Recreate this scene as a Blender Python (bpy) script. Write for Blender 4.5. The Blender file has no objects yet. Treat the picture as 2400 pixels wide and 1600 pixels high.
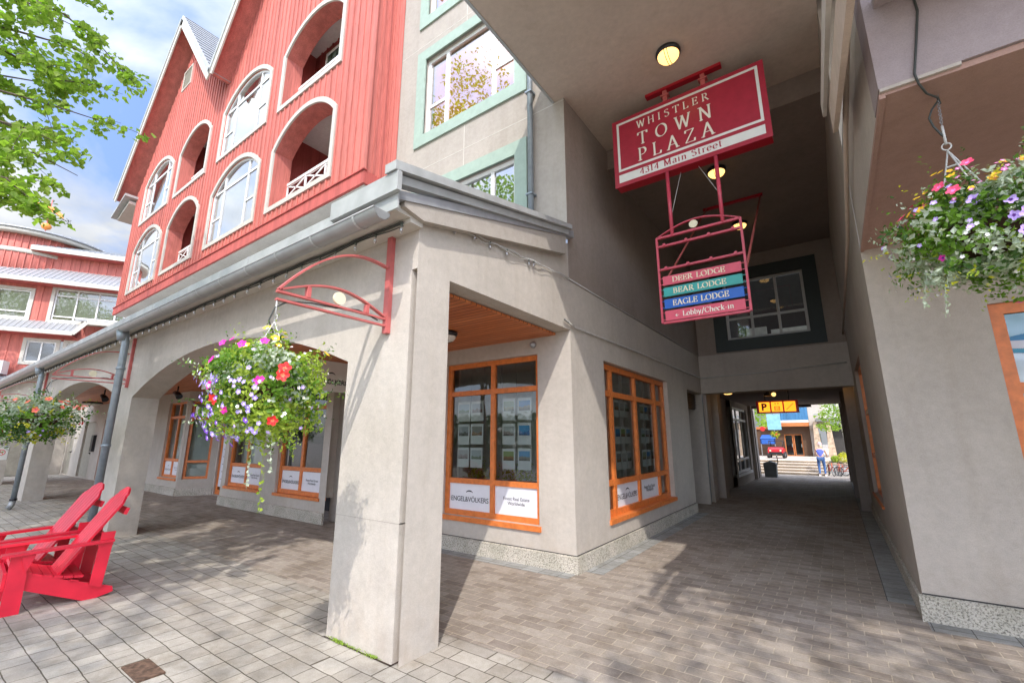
import bpy, math, random
from math import sin, cos, pi, radians, sqrt, atan2
from mathutils import Vector, Matrix, noise
random.seed(7)
SC = bpy.context.scene
COL = SC.collection
# ------------------------------------------------------------------ camera
F_PX, HORIZ = 1039.0, 228.0
PITCH = math.atan(HORIZ / F_PX)
YAW = radians(35.6516)
cam_d = bpy.data.cameras.new("camera"); cam = bpy.data.objects.new("camera", cam_d); COL.objects.link(cam)
cam_d.sensor_width = 36; cam_d.lens = F_PX / 2400 * 36; cam_d.clip_end = 2000; cam_d.clip_start = 0.05
cam.location = (0, 0, 1.6); cam.rotation_euler = (pi / 2 + PITCH, 0, YAW)
SC.camera = cam
# ------------------------------------------------------------------ light
SUN = Vector((0.516, -0.766, 1.0)).normalized()
elev = math.asin(SUN.z); azim = atan2(SUN.x, SUN.y)
sd = bpy.data.lights.new("sun", 'SUN'); so = bpy.data.objects.new("sun", sd); COL.objects.link(so)
sd.energy = 2.0; sd.angle = radians(0.55); sd.color = (1.0, 0.95, 0.885)
so.rotation_euler = SUN.to_track_quat('Z', 'Y').to_euler()
so.location = (5, -8, 20)
SC.view_settings.view_transform = 'Standard'; SC.view_settings.look = 'None'
SC.view_settings.exposure = 0.92; SC.view_settings.gamma = 1
w = bpy.data.worlds.new("World"); SC.world = w; w.use_nodes = True
N = w.node_tree.nodes; L = w.node_tree.links; N.clear()
out = N.new('ShaderNodeOutputWorld'); bg = N.new('ShaderNodeBackground'); sky = N.new('ShaderNodeTexSky')
sky.sky_type = 'NISHITA'; sky.sun_disc = False; sky.sun_elevation = elev; sky.sun_rotation = azim
sky.air_density = 1.0; sky.dust_density = 1.2; sky.ozone_density = 2.0
tc = N.new('ShaderNodeTexCoord'); sep = N.new('ShaderNodeSeparateXYZ'); L.new(tc.outputs['Generated'], sep.inputs[0])
mx = N.new('ShaderNodeMath'); mx.operation = 'MAXIMUM'; mx.inputs[1].default_value = 0.06; L.new(sep.outputs['Z'], mx.inputs[0])
ad = N.new('ShaderNodeMath'); ad.operation = 'ADD'; ad.inputs[1].default_value = 0.25; L.new(mx.outputs[0], ad.inputs[0])
vd = N.new('ShaderNodeVectorMath'); vd.operation = 'DIVIDE'; L.new(tc.outputs['Generated'], vd.inputs[0]); L.new(ad.outputs[0], vd.inputs[1])
mp = N.new('ShaderNodeMapping'); mp.inputs['Scale'].default_value = (1.5, 1.5, 0.0); mp.inputs['Location'].default_value = (3.3, 1.9, 0); L.new(vd.outputs[0], mp.inputs[0])
n1 = N.new('ShaderNodeTexNoise'); n1.inputs['Scale'].default_value = 1.6; n1.inputs['Detail'].default_value = 9; n1.inputs['Roughness'].default_value = 0.55
n1.inputs['Distortion'].default_value = 0.35; L.new(mp.outputs[0], n1.inputs['Vector'])
cr = N.new('ShaderNodeValToRGB'); cr.color_ramp.elements[0].position = 0.34; cr.color_ramp.elements[1].position = 0.58; L.new(n1.outputs[0], cr.inputs[0])
# cloud brightness
n2 = N.new('ShaderNodeTexNoise'); n2.inputs['Scale'].default_value = 3.1; n2.inputs['Detail'].default_value = 6; L.new(mp.outputs[0], n2.inputs['Vector'])
cr2 = N.new('ShaderNodeValToRGB'); cr2.color_ramp.elements[0].position = 0.3; cr2.color_ramp.elements[1].position = 0.75
cr2.color_ramp.elements[0].color = (3.3, 3.65, 4.2, 1); cr2.color_ramp.elements[1].color = (5.9, 6.0, 6.15, 1); L.new(n2.outputs[0], cr2.inputs[0])
mixc = N.new('ShaderNodeMix'); mixc.data_type = 'RGBA'; L.new(cr.outputs[0], mixc.inputs[0])
bri = N.new('ShaderNodeMix'); bri.data_type = 'RGBA'; bri.blend_type = 'MULTIPLY'; bri.inputs[0].default_value = 1; bri.inputs[7].default_value = (1.5, 1.45, 1.6, 1)
L.new(sky.outputs[0], bri.inputs[6]); L.new(bri.outputs[2], mixc.inputs[6]); L.new(cr2.outputs[0], mixc.inputs[7])
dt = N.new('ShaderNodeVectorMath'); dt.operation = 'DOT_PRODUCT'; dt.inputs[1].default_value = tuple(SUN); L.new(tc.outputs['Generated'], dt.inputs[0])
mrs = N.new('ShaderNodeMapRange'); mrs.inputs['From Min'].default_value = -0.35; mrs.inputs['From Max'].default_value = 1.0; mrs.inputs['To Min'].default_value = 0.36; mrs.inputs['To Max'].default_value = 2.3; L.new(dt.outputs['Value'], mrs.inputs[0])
glow = N.new('ShaderNodeVectorMath'); glow.operation = 'SCALE'; L.new(mixc.outputs[2], glow.inputs[0]); L.new(mrs.outputs[0], glow.inputs['Scale'])   # sky and cloud brightened towards the sun, shaped to add fill
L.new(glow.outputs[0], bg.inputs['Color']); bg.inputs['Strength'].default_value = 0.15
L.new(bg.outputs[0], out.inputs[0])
SC.cycles.max_bounces = 12; SC.cycles.diffuse_bounces = 8; SC.cycles.transparent_max_bounces = 16; SC.cycles.glossy_bounces = 3
SC.cycles.caustics_reflective = False; SC.cycles.caustics_refractive = False; SC.cycles.use_denoising = True; SC.cycles.sample_clamp_indirect = 6

# ------------------------------------------------------------------ materials
MATS = {}
def nodes(name):
    m = bpy.data.materials.new(name); m.use_nodes = True
    t = m.node_tree; b = t.nodes['Principled BSDF']
    return m, t, b
def pos(t, scale=(1, 1, 1), obj=False):
    mp = t.nodes.new('ShaderNodeMapping'); mp.inputs['Scale'].default_value = scale
    if obj:
        g = t.nodes.new('ShaderNodeTexCoord'); t.links.new(g.outputs['Object'], mp.inputs[0])
    else:
        g = t.nodes.new('ShaderNodeNewGeometry'); t.links.new(g.outputs['Position'], mp.inputs[0])
    return mp.outputs[0]
def ntex(t, vec, scale, detail=4, rough=0.55):
    n = t.nodes.new('ShaderNodeTexNoise'); n.inputs['Scale'].default_value = scale; n.inputs['Detail'].default_value = detail
    n.inputs['Roughness'].default_value = rough; t.links.new(vec, n.inputs['Vector']); return n.outputs[0]
def ramp(t, src, p0, c0, p1, c1):
    r = t.nodes.new('ShaderNodeValToRGB'); r.color_ramp.elements[0].position = p0; r.color_ramp.elements[1].position = p1
    r.color_ramp.elements[0].color = tuple(c0) + (1,); r.color_ramp.elements[1].color = tuple(c1) + (1,)
    t.links.new(src, r.inputs[0]); return r.outputs[0]
def mul(t, a, b, fac=1.0, mode='MULTIPLY'):
    m = t.nodes.new('ShaderNodeMix'); m.data_type = 'RGBA'; m.blend_type = mode; m.inputs[0].default_value = fac
    for s, i in ((a, 6), (b, 7)):
        if isinstance(s, (tuple, list)): m.inputs[i].default_value = tuple(s) + (1,)
        else: t.links.new(s, m.inputs[i])
    return m.outputs[2]
def bump(t, b, h, strength=0.3, dist=0.01):
    n = t.nodes.new('ShaderNodeBump'); n.inputs['Strength'].default_value = strength; n.inputs['Distance'].default_value = dist
    t.links.new(h, n.inputs['Height']); t.links.new(n.outputs[0], b.inputs['Normal'])
def simple(name, col, rough=0.6, metal=0.0, var=0.12, vscale=9, bstr=0.0, emit=None, spec=0.5):
    m, t, b = nodes(name)
    v = ntex(t, pos(t), vscale, 5)
    c = ramp(t, v, 0.3, [x * (1 - var) for x in col], 0.72, [min(1, x * (1 + var)) for x in col])
    t.links.new(c, b.inputs['Base Color']); b.inputs['Roughness'].default_value = rough; b.inputs['Metallic'].default_value = metal
    b.inputs['Specular IOR Level'].default_value = spec
    if bstr: bump(t, b, ntex(t, pos(t), 160, 3), bstr, 0.004)
    if emit: b.inputs['Emission Color'].default_value = tuple(emit[:3]) + (1,); b.inputs['Emission Strength'].default_value = emit[3]
    MATS[name] = m; return m
def stucco(name, col, stain=(0.62, 0.5, 0.4), amt=0.35, grain=1.0):
    m, t, b = nodes(name)
    p = pos(t)
    big = ntex(t, p, 0.9, 6, 0.6); fine = ntex(t, p, 190, 3, 0.7); mid = ntex(t, p, 14, 5, 0.6)
    base = ramp(t, big, 0.3, [x * 0.88 for x in col], 0.7, [min(1, x * 1.07) for x in col])
    c = mul(t, base, ramp(t, mid, 0.25, (0.9, 0.9, 0.9), 0.75, (1.04, 1.04, 1.04)))
    c = mul(t, c, ramp(t, fine, 0.3, (0.86, 0.86, 0.86), 0.6, (1.03, 1.03, 1.03)))
    # vertical streaks and damp rising from the ground
    st = ntex(t, pos(t, (2.6, 2.6, 0.22)), 2.2, 6, 0.65)
    c = mul(t, c, ramp(t, st, 0.30, (0.80, 0.77, 0.72), 0.5, (1, 1, 1)), 0.3)
    g = t.nodes.new('ShaderNodeNewGeometry'); s = t.nodes.new('ShaderNodeSeparateXYZ'); t.links.new(g.outputs['Position'], s.inputs[0])
    mr = t.nodes.new('ShaderNodeMapRange'); mr.inputs['From Min'].default_value = 0.0; mr.inputs['From Max'].default_value = 0.75
    mr.inputs['To Min'].default_value = amt; mr.inputs['To Max'].default_value = 0; t.links.new(s.outputs['Z'], mr.inputs[0])
    mm = t.nodes.new('ShaderNodeMath'); mm.operation = 'MULTIPLY'; t.links.new(mr.outputs[0], mm.inputs[0])
    d = ntex(t, p, 5.5, 6, 0.7); dr = ramp(t, d, 0.4, (0, 0, 0), 0.7, (1, 1, 1)); t.links.new(dr, mm.inputs[1])
    mix = t.nodes.new('ShaderNodeMix'); mix.data_type = 'RGBA'; t.links.new(mm.outputs[0], mix.inputs[0]); t.links.new(c, mix.inputs[6])
    mix.inputs[7].default_value = tuple(x * y * 1.15 for x, y in zip(col, stain)) + (1,)
    t.links.new(mix.outputs[2], b.inputs['Base Color']); b.inputs['Roughness'].default_value = 0.93; b.inputs['Specular IOR Level'].default_value = 0.2
    a = t.nodes.new('ShaderNodeMath'); a.operation = 'MULTIPLY_ADD'; a.inputs[1].default_value = 0.5 * grain; t.links.new(fine, a.inputs[0]); t.links.new(mid, a.inputs[2])
    bump(t, b, a.outputs[0], 0.5, 0.008)
    MATS[name] = m; return m
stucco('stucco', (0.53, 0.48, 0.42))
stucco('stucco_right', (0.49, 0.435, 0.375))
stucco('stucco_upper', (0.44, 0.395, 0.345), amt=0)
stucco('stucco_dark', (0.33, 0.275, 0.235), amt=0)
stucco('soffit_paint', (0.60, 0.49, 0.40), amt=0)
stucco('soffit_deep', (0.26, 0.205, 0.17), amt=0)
stucco('soffit_rose', (0.40, 0.255, 0.205), amt=0)
stucco('beam_mauve', (0.36, 0.30, 0.295), amt=0)
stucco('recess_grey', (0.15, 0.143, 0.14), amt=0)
stucco('plaster_white', (0.68, 0.66, 0.62), amt=0)
stucco('concrete_step', (0.62, 0.54, 0.44), amt=0.2)
def plinth():
    m, t, b = nodes('plinth'); p = pos(t)
    v = t.nodes.new('ShaderNodeTexVoronoi'); v.inputs['Scale'].default_value = 55; t.links.new(p, v.inputs['Vector'])
    f = ntex(t, p, 60, 6, 0.7); g = ntex(t, p, 3, 5)
    c = mul(t, ramp(t, f, 0.36, (0.13, 0.12, 0.10), 0.52, (0.60, 0.56, 0.49)), ramp(t, g, 0.3, (0.72, 0.72, 0.66), 0.7, (1.05, 1.02, 1.0)))
    t.links.new(c, b.inputs['Base Color']); b.inputs['Roughness'].default_value = 0.95; bump(t, b, v.outputs['Distance'], 0.6, 0.012); MATS['plinth'] = m
plinth()
def siding(name, col):
    m, t, b = nodes(name)
    vs = pos(t, (1, 1, 0.06)); grain = ntex(t, vs, 45, 6, 0.65); board = ntex(t, pos(t, (1, 1, 0.02)), 5.5, 2)
    c = mul(t, ramp(t, board, 0.3, [x * 0.82 for x in col], 0.7, [min(1, x * 1.15) for x in col]), ramp(t, grain, 0.35, (0.80, 0.78, 0.76), 0.6, (1.05, 1.05, 1.05)))
    k = t.nodes.new('ShaderNodeTexVoronoi'); k.inputs['Scale'].default_value = 2.2; t.links.new(pos(t, (1.6, 1.6, 1)), k.inputs['Vector'])
    c = mul(t, c, ramp(t, k.outputs['Distance'], 0.02, (0.35, 0.2, 0.2), 0.045, (1, 1, 1)))
    t.links.new(c, b.inputs['Base Color']); b.inputs['Roughness'].default_value = 0.72; b.inputs['Specular IOR Level'].default_value = 0.3
    bump(t, b, grain, 0.35, 0.006); MATS[name] = m
siding('red_siding', (0.53, 0.165, 0.135))
siding('dark_red_siding', (0.34, 0.07, 0.06))
siding('blue_siding', (0.06, 0.20, 0.38))
siding('red_trim', (0.50, 0.115, 0.10))
def planks(name, c0, c1, axis, wid):
    m, t, b = nodes(name)
    sc = (1 / wid, 0.25, 1) if axis == 'x' else (0.25, 1 / wid, 1)
    g = t.nodes.new('ShaderNodeNewGeometry'); s = t.nodes.new('ShaderNodeSeparateXYZ'); t.links.new(g.outputs['Position'], s.inputs[0])
    a = s.outputs['X' if axis == 'x' else 'Y']
    d = t.nodes.new('ShaderNodeMath'); d.operation = 'DIVIDE'; d.inputs[1].default_value = wid; t.links.new(a, d.inputs[0])
    fl = t.nodes.new('ShaderNodeMath'); fl.operation = 'FLOOR'; t.links.new(d.outputs[0], fl.inputs[0])
    fr = t.nodes.new('ShaderNodeMath'); fr.operation = 'FRACT'; t.links.new(d.outputs[0], fr.inputs[0])
    wn = t.nodes.new('ShaderNodeTexWhiteNoise'); wn.noise_dimensions = '1D'; t.links.new(fl.outputs[0], wn.inputs['W'])
    grain = ntex(t, pos(t, (1, 14, 1) if axis == 'y' else (14, 1, 1)), 3, 6, 0.65)
    c = ramp(t, wn.outputs['Value'], 0, c0, 1, c1)
    c = mul(t, c, ramp(t, grain, 0.3, (0.62, 0.55, 0.5), 0.62, (1.1, 1.08, 1.05)))
    pp = t.nodes.new('ShaderNodeMath'); pp.operation = 'PINGPONG'; pp.inputs[1].default_value = 0.5; t.links.new(fr.outputs[0], pp.inputs[0])
    gr = ramp(t, pp.outputs[0], 0.03, (0.2, 0.15, 0.12), 0.09, (1, 1, 1))
    c = mul(t, c, gr); t.links.new(c, b.inputs['Base Color']); b.inputs['Roughness'].default_value = 0.45
    bump(t, b, pp.outputs[0], 0.25, 0.01); MATS[name] = m
planks('cedar', (0.52, 0.15, 0.045), (0.68, 0.24, 0.085), 'y', 0.09)
simple('orange_wood', (0.66, 0.185, 0.04), 0.42, var=0.18, vscale=14)
simple('white_paint', (0.80, 0.80, 0.79), 0.45, var=0.04)
simple('trim_beige', (0.53, 0.50, 0.44), 0.6, var=0.08)
simple('trim_green', (0.32, 0.41, 0.34), 0.6, var=0.08)
simple('trim_dark_green', (0.025, 0.035, 0.032), 0.6, var=0.1)
simple('frame_grey', (0.45, 0.45, 0.43), 0.5, var=0.08)
simple('metal_flashing', (0.42, 0.43, 0.42), 0.5, 0.2, var=0.14, vscale=5)
simple('gutter_metal', (0.33, 0.335, 0.33), 0.42, 0.4, var=0.1, vscale=6)
simple('pipe_metal', (0.27, 0.31, 0.34), 0.42, 0.4, var=0.15)
simple('roof_metal', (0.36, 0.37, 0.385), 0.45, 0.3, var=0.1)
simple('crimson', (0.38, 0.022, 0.045), 0.35, var=0.1)
simple('crimson_edge', (0.40, 0.008, 0.02), 0.32, var=0.08)
simple('bracket_red', (0.50, 0.12, 0.11), 0.45, var=0.15)
simple('rack_red', (0.55, 0.06, 0.10), 0.4, var=0.15)
simple('plate_pink', (0.66, 0.085, 0.14), 0.5, var=0.06)
simple('plate_teal', (0.03, 0.34, 0.32), 0.45, var=0.06)
simple('plate_blue', (0.005, 0.11, 0.50), 0.45, var=0.06)
simple('cream', (0.78, 0.70, 0.50), 0.5, var=0.04)
simple('sign_white', (0.74, 0.74, 0.70), 0.5, var=0.04)
simple('letter_cream', (0.80, 0.76, 0.66), 0.5, var=0.03)
simple('vinyl_white', (0.76, 0.76, 0.80), 0.4, var=0.03)
simple('paper', (0.84, 0.85, 0.83), 0.7, var=0.03)
simple('black_paint', (0.015, 0.015, 0.017), 0.4)
simple('text_black', (0.02, 0.02, 0.025), 0.5)
simple('dark_metal', (0.03, 0.028, 0.026), 0.45, 0.5)
simple('grey_metal', (0.33, 0.34, 0.35), 0.45, 0.5)
simple('wire_white', (0.50, 0.49, 0.46), 0.5)
simple('wire_dark', (0.04, 0.045, 0.04), 0.6)
simple('chair_red', (0.72, 0.018, 0.045), 0.36, var=0.09, vscale=6, spec=0.4)
simple('bark', (0.13, 0.10, 0.075), 0.9, var=0.3, bstr=0.6)
simple('birch_bark', (0.72, 0.68, 0.62), 0.8, var=0.12)
simple('birch_mark', (0.06, 0.05, 0.045), 0.9)
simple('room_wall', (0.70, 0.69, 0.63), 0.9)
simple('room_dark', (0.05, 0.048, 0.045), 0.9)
simple('blind_cream', (0.80, 0.82, 0.70), 0.8, var=0.05)
simple('curtain', (0.60, 0.64, 0.60), 0.9, var=0.08, vscale=4)
simple('door_beige', (0.34, 0.31, 0.25), 0.6)
simple('door_dark', (0.10, 0.055, 0.03), 0.5)
simple('timber', (0.50, 0.17, 0.05), 0.6)
simple('gold', (0.70, 0.42, 0.14), 0.5)
simple('copper', (0.80, 0.28, 0.05), 0.45)
simple('soil', (0.045, 0.026, 0.016), 0.95)
simple('moss', (0.20, 0.30, 0.03), 0.95, var=0.4, vscale=60)
simple('awning_blue', (0.02, 0.10, 0.40), 0.7)
simple('sky_blue_board', (0.22, 0.46, 0.62), 0.6, var=0.2, vscale=4)
simple('vehicle_red', (0.62, 0.02, 0.03), 0.3)
simple('rubber', (0.02, 0.02, 0.02), 0.8)
simple('bike_orange', (0.75, 0.13, 0.04), 0.35)
simple('skin', (0.60, 0.36, 0.26), 0.6)
simple('shirt_blue', (0.10, 0.14, 0.55), 0.8)
simple('jeans', (0.06, 0.13, 0.30), 0.85)
simple('cap_pink', (0.72, 0.50, 0.50), 0.8)
simple('stone_tan', (0.45, 0.34, 0.24), 0.9, var=0.4, vscale=7)
simple('stone_grey', (0.34, 0.34, 0.33), 0.9, var=0.35, vscale=12)
simple('bin_grey', (0.13, 0.145, 0.14), 0.6)
simple('pot_brown', (0.07, 0.035, 0.02), 0.95, var=0.4, vscale=40)
simple('lamp_glow', (0.9, 0.6, 0.3), 0.4, emit=(1.0, 0.56, 0.17, 1.35), var=0.02)
simple('lamp_frost', (0.75, 0.72, 0.66), 0.4)
simple('sign_glow', (0.9, 0.35, 0.02), 0.4, emit=(1.0, 0.40, 0.02, 0.85), var=0.02)
simple('interior_glow', (0.85, 0.34, 0.05), 0.7, emit=(1.0, 0.36, 0.03, 0.10), var=0.1)  # emission puts an orange glow into blinds and room back, no lamp
simple('drain_rust', (0.15, 0.09, 0.06), 0.8, 0.3, var=0.5, vscale=30, bstr=0.5)
simple('bulb_socket', (0.10, 0.12, 0.10), 0.5)
for nm, c in dict(purple=(0.22, 0.07, 0.60), violet=(0.42, 0.30, 0.78), magenta=(0.62, 0.01, 0.32), red=(0.75, 0.02, 0.02), yellow=(0.85, 0.52, 0.02), white=(0.80, 0.80, 0.78),
                  pink=(0.80, 0.07, 0.17), rose=(0.75, 0.20, 0.48), orange=(0.75, 0.18, 0.08), lilac=(0.52, 0.36, 0.80), petal_dark=(0.12, 0.02, 0.25)).items():
    simple('petal_' + nm if not nm.startswith('petal') else nm, c, 0.6, var=0.1, vscale=30)
def leafmat(name, c0, c1, trans=0.35):
    m, t, b = nodes(name)
    v = ntex(t, pos(t), 11, 3); c = ramp(t, v, 0.3, c0, 0.7, c1)
    t.links.new(c, b.inputs['Base Color']); b.inputs['Roughness'].default_value = 0.5; b.inputs['Specular IOR Level'].default_value = 0.35
    tr = t.nodes.new('ShaderNodeBsdfTranslucent'); t.links.new(mul(t, c, (1.0, 1.25, 0.5)), tr.inputs['Color'])
    mxs = t.nodes.new('ShaderNodeMixShader'); mxs.inputs[0].default_value = trans
    o = t.nodes['Material Output']; t.links.new(b.outputs[0], mxs.inputs[1]); t.links.new(tr.outputs[0], mxs.inputs[2]); t.links.new(mxs.outputs[0], o.inputs[0])
    MATS[name] = m
leafmat('leaf_tree', (0.20, 0.32, 0.05), (0.40, 0.50, 0.11), 0.6)
leafmat('leaf_green', (0.09, 0.19, 0.02), (0.22, 0.38, 0.045), 0.4)
leafmat('leaf_lime', (0.30, 0.42, 0.04), (0.45, 0.52, 0.09), 0.4)
leafmat('leaf_dark', (0.035, 0.09, 0.02), (0.08, 0.16, 0.03), 0.3)
leafmat('leaf_silver', (0.36, 0.42, 0.31), (0.55, 0.60, 0.47), 0.25)
leafmat('leaf_yellow', (0.50, 0.50, 0.02), (0.65, 0.60, 0.05), 0.3)
def glass(name, base, boost, tint=(0.82, 0.88, 0.86)):
    m, t, b = nodes(name); t.nodes.remove(b)
    gl = t.nodes.new('ShaderNodeBsdfGlossy'); gl.inputs['Roughness'].default_value = 0.015; gl.inputs['Color'].default_value = (0.95, 0.97, 1, 1)
    tr = t.nodes.new('ShaderNodeBsdfTransparent'); tr.inputs['Color'].default_value = tuple(tint) + (1,)
    fr = t.nodes.new('ShaderNodeFresnel'); fr.inputs['IOR'].default_value = 1.52
    ma = t.nodes.new('ShaderNodeMath'); ma.operation = 'MULTIPLY_ADD'; ma.inputs[1].default_value = boost; ma.inputs[2].default_value = base; ma.use_clamp = True
    t.links.new(fr.outputs[0], ma.inputs[0])
    wv = ntex(t, pos(t), 1.7, 2); bp = t.nodes.new('ShaderNodeBump'); bp.inputs['Strength'].default_value = 0.05; bp.inputs['Distance'].default_value = 0.02
    t.links.new(wv, bp.inputs['Height']); t.links.new(bp.outputs[0], gl.inputs['Normal'])
    mxs = t.nodes.new('ShaderNodeMixShader'); t.links.new(ma.outputs[0], mxs.inputs[0]); t.links.new(tr.outputs[0], mxs.inputs[1]); t.links.new(gl.outputs[0], mxs.inputs[2])
    t.links.new(mxs.outputs[0], t.nodes['Material Output'].inputs[0]); MATS[name] = m
glass('glass', 0.02, 1.25)
glass('glass_upper', 0.30, 1.6, (0.85, 0.88, 0.88))
glass('glass_blind', 0.05, 1.2, (0.85, 0.85, 0.8))
glass('bulb_glass', 0.15, 1.0, (0.8, 0.8, 0.8))
def paving(name, bw, bh, cols, mortar, msize, offset=0.5, seed=0.0, squash=1.0, rot=0.0, smooth=0.1, warp=0.012, rnd=False):
    m, t, b = nodes(name)
    g = t.nodes.new('ShaderNodeNewGeometry'); mp = t.nodes.new('ShaderNodeMapping'); mp.inputs['Location'].default_value = (seed, seed * 1.7, 0)
    mp.inputs['Rotation'].default_value = (0, 0, rot); t.links.new(g.outputs['Position'], mp.inputs[0])
    nz = t.nodes.new('ShaderNodeTexNoise'); nz.inputs['Scale'].default_value = 4.5; nz.inputs['Detail'].default_value = 3; t.links.new(mp.outputs[0], nz.inputs['Vector'])
    sub = t.nodes.new('ShaderNodeVectorMath'); sub.operation = 'MULTIPLY_ADD'; t.links.new(nz.outputs['Color'], sub.inputs[0]); sub.inputs[1].default_value = (warp * 2, warp * 2, 0); t.links.new(mp.outputs[0], sub.inputs[2])
    vec = sub.outputs[0]
    if rnd:   # rows whose blocks have unequal lengths: stretch x by a smooth per-row function
        s = t.nodes.new('ShaderNodeSeparateXYZ'); t.links.new(vec, s.inputs[0])
        d = t.nodes.new('ShaderNodeMath'); d.operation = 'DIVIDE'; d.inputs[1].default_value = bh; t.links.new(s.outputs['Y'], d.inputs[0])
        fl = t.nodes.new('ShaderNodeMath'); fl.operation = 'FLOOR'; t.links.new(d.outputs[0], fl.inputs[0])
        cx = t.nodes.new('ShaderNodeCombineXYZ'); t.links.new(s.outputs['X'], cx.inputs['X'])
        f7 = t.nodes.new('ShaderNodeMath'); f7.operation = 'MULTIPLY'; f7.inputs[1].default_value = 7.31; t.links.new(fl.outputs[0], f7.inputs[0]); t.links.new(f7.outputs[0], cx.inputs['Y'])
        nn = t.nodes.new('ShaderNodeTexNoise'); nn.inputs['Scale'].default_value = 2.3; nn.inputs['Detail'].default_value = 0; t.links.new(cx.outputs[0], nn.inputs['Vector'])
        sh = t.nodes.new('ShaderNodeMath'); sh.operation = 'MULTIPLY_ADD'; sh.inputs[1].default_value = 0.42; t.links.new(nn.outputs[0], sh.inputs[0]); t.links.new(s.outputs['X'], sh.inputs[2])
        cb = t.nodes.new('ShaderNodeCombineXYZ'); t.links.new(sh.outputs[0], cb.inputs['X']); t.links.new(s.outputs['Y'], cb.inputs['Y']); vec = cb.outputs[0]
    br = t.nodes.new('ShaderNodeTexBrick'); t.links.new(vec, br.inputs['Vector']); br.inputs['Scale'].default_value = 1.0
    br.inputs['Brick Width'].default_value = bw; br.inputs['Row Height'].default_value = bh; br.inputs['Mortar Size'].default_value = msize
    br.inputs['Mortar Smooth'].default_value = smooth; br.offset = offset; br.inputs['Bias'].default_value = 0.0
    br.inputs['Color1'].default_value = tuple(cols[0]) + (1,); br.inputs['Color2'].default_value = tuple(cols[1]) + (1,); br.inputs['Mortar'].default_value = tuple(mortar) + (1,)
    p = pos(t); big = ntex(t, p, 1.3, 5, 0.6); fine = ntex(t, p, 110, 4, 0.7); mid = ntex(t, p, 17, 4, 0.6)
    c = mul(t, br.outputs['Color'], ramp(t, big, 0.3, (0.86, 0.84, 0.80), 0.7, (1.08, 1.08, 1.08)))
    c = mul(t, c, ramp(t, fine, 0.3, (0.80, 0.80, 0.80), 0.65, (1.08, 1.08, 1.08)))
    c = mul(t, c, ramp(t, mid, 0.3, (0.88, 0.88, 0.86), 0.7, (1.05, 1.05, 1.05)))
    c = mul(t, c, ramp(t, ntex(t, p, 2.7, 7, 0.72), 0.36, (0.70, 0.66, 0.60), 0.52, (1, 1, 1)), 0.7)
    vg = t.nodes.new('ShaderNodeTexVoronoi'); vg.inputs['Scale'].default_value = 1.9; t.links.new(p, vg.inputs['Vector']); c = mul(t, c, ramp(t, vg.outputs['Distance'], 0.022, (0.55, 0.53, 0.5), 0.034, (1, 1, 1)))
    t.links.new(c, b.inputs['Base Color']); b.inputs['Roughness'].default_value = 0.82; b.inputs['Specular IOR Level'].default_value = 0.3
    inv = t.nodes.new('ShaderNodeMath'); inv.operation = 'MULTIPLY_ADD'; inv.inputs[1].default_value = -1.0; t.links.new(br.outputs['Fac'], inv.inputs[0])
    t.links.new(ramp(t, fine, 0.2, (0, 0, 0), 0.9, (0.35, 0.35, 0.35)), inv.inputs[2]); bump(t, b, inv.outputs[0], 0.7, 0.008)
    MATS[name] = m
paving('pave_grey', 0.21, 0.165, ((0.365, 0.33, 0.29), (0.47, 0.43, 0.38)), (0.12, 0.10, 0.075), 0.0045, 0.37, 0.31, smooth=0.4, rnd=True)
paving('pave_brick', 0.235, 0.115, ((0.275, 0.232, 0.20), (0.395, 0.345, 0.30)), (0.50, 0.43, 0.35), 0.005, 0.5, 0.13, smooth=0.3, warp=0.006)
paving('pave_slab', 0.26, 0.19, ((0.30, 0.305, 0.30), (0.38, 0.385, 0.38)), (0.10, 0.09, 0.08), 0.004, 0.0, 0.05, smooth=0.3, warp=0.004)
def M(n): return MATS[n]

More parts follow.
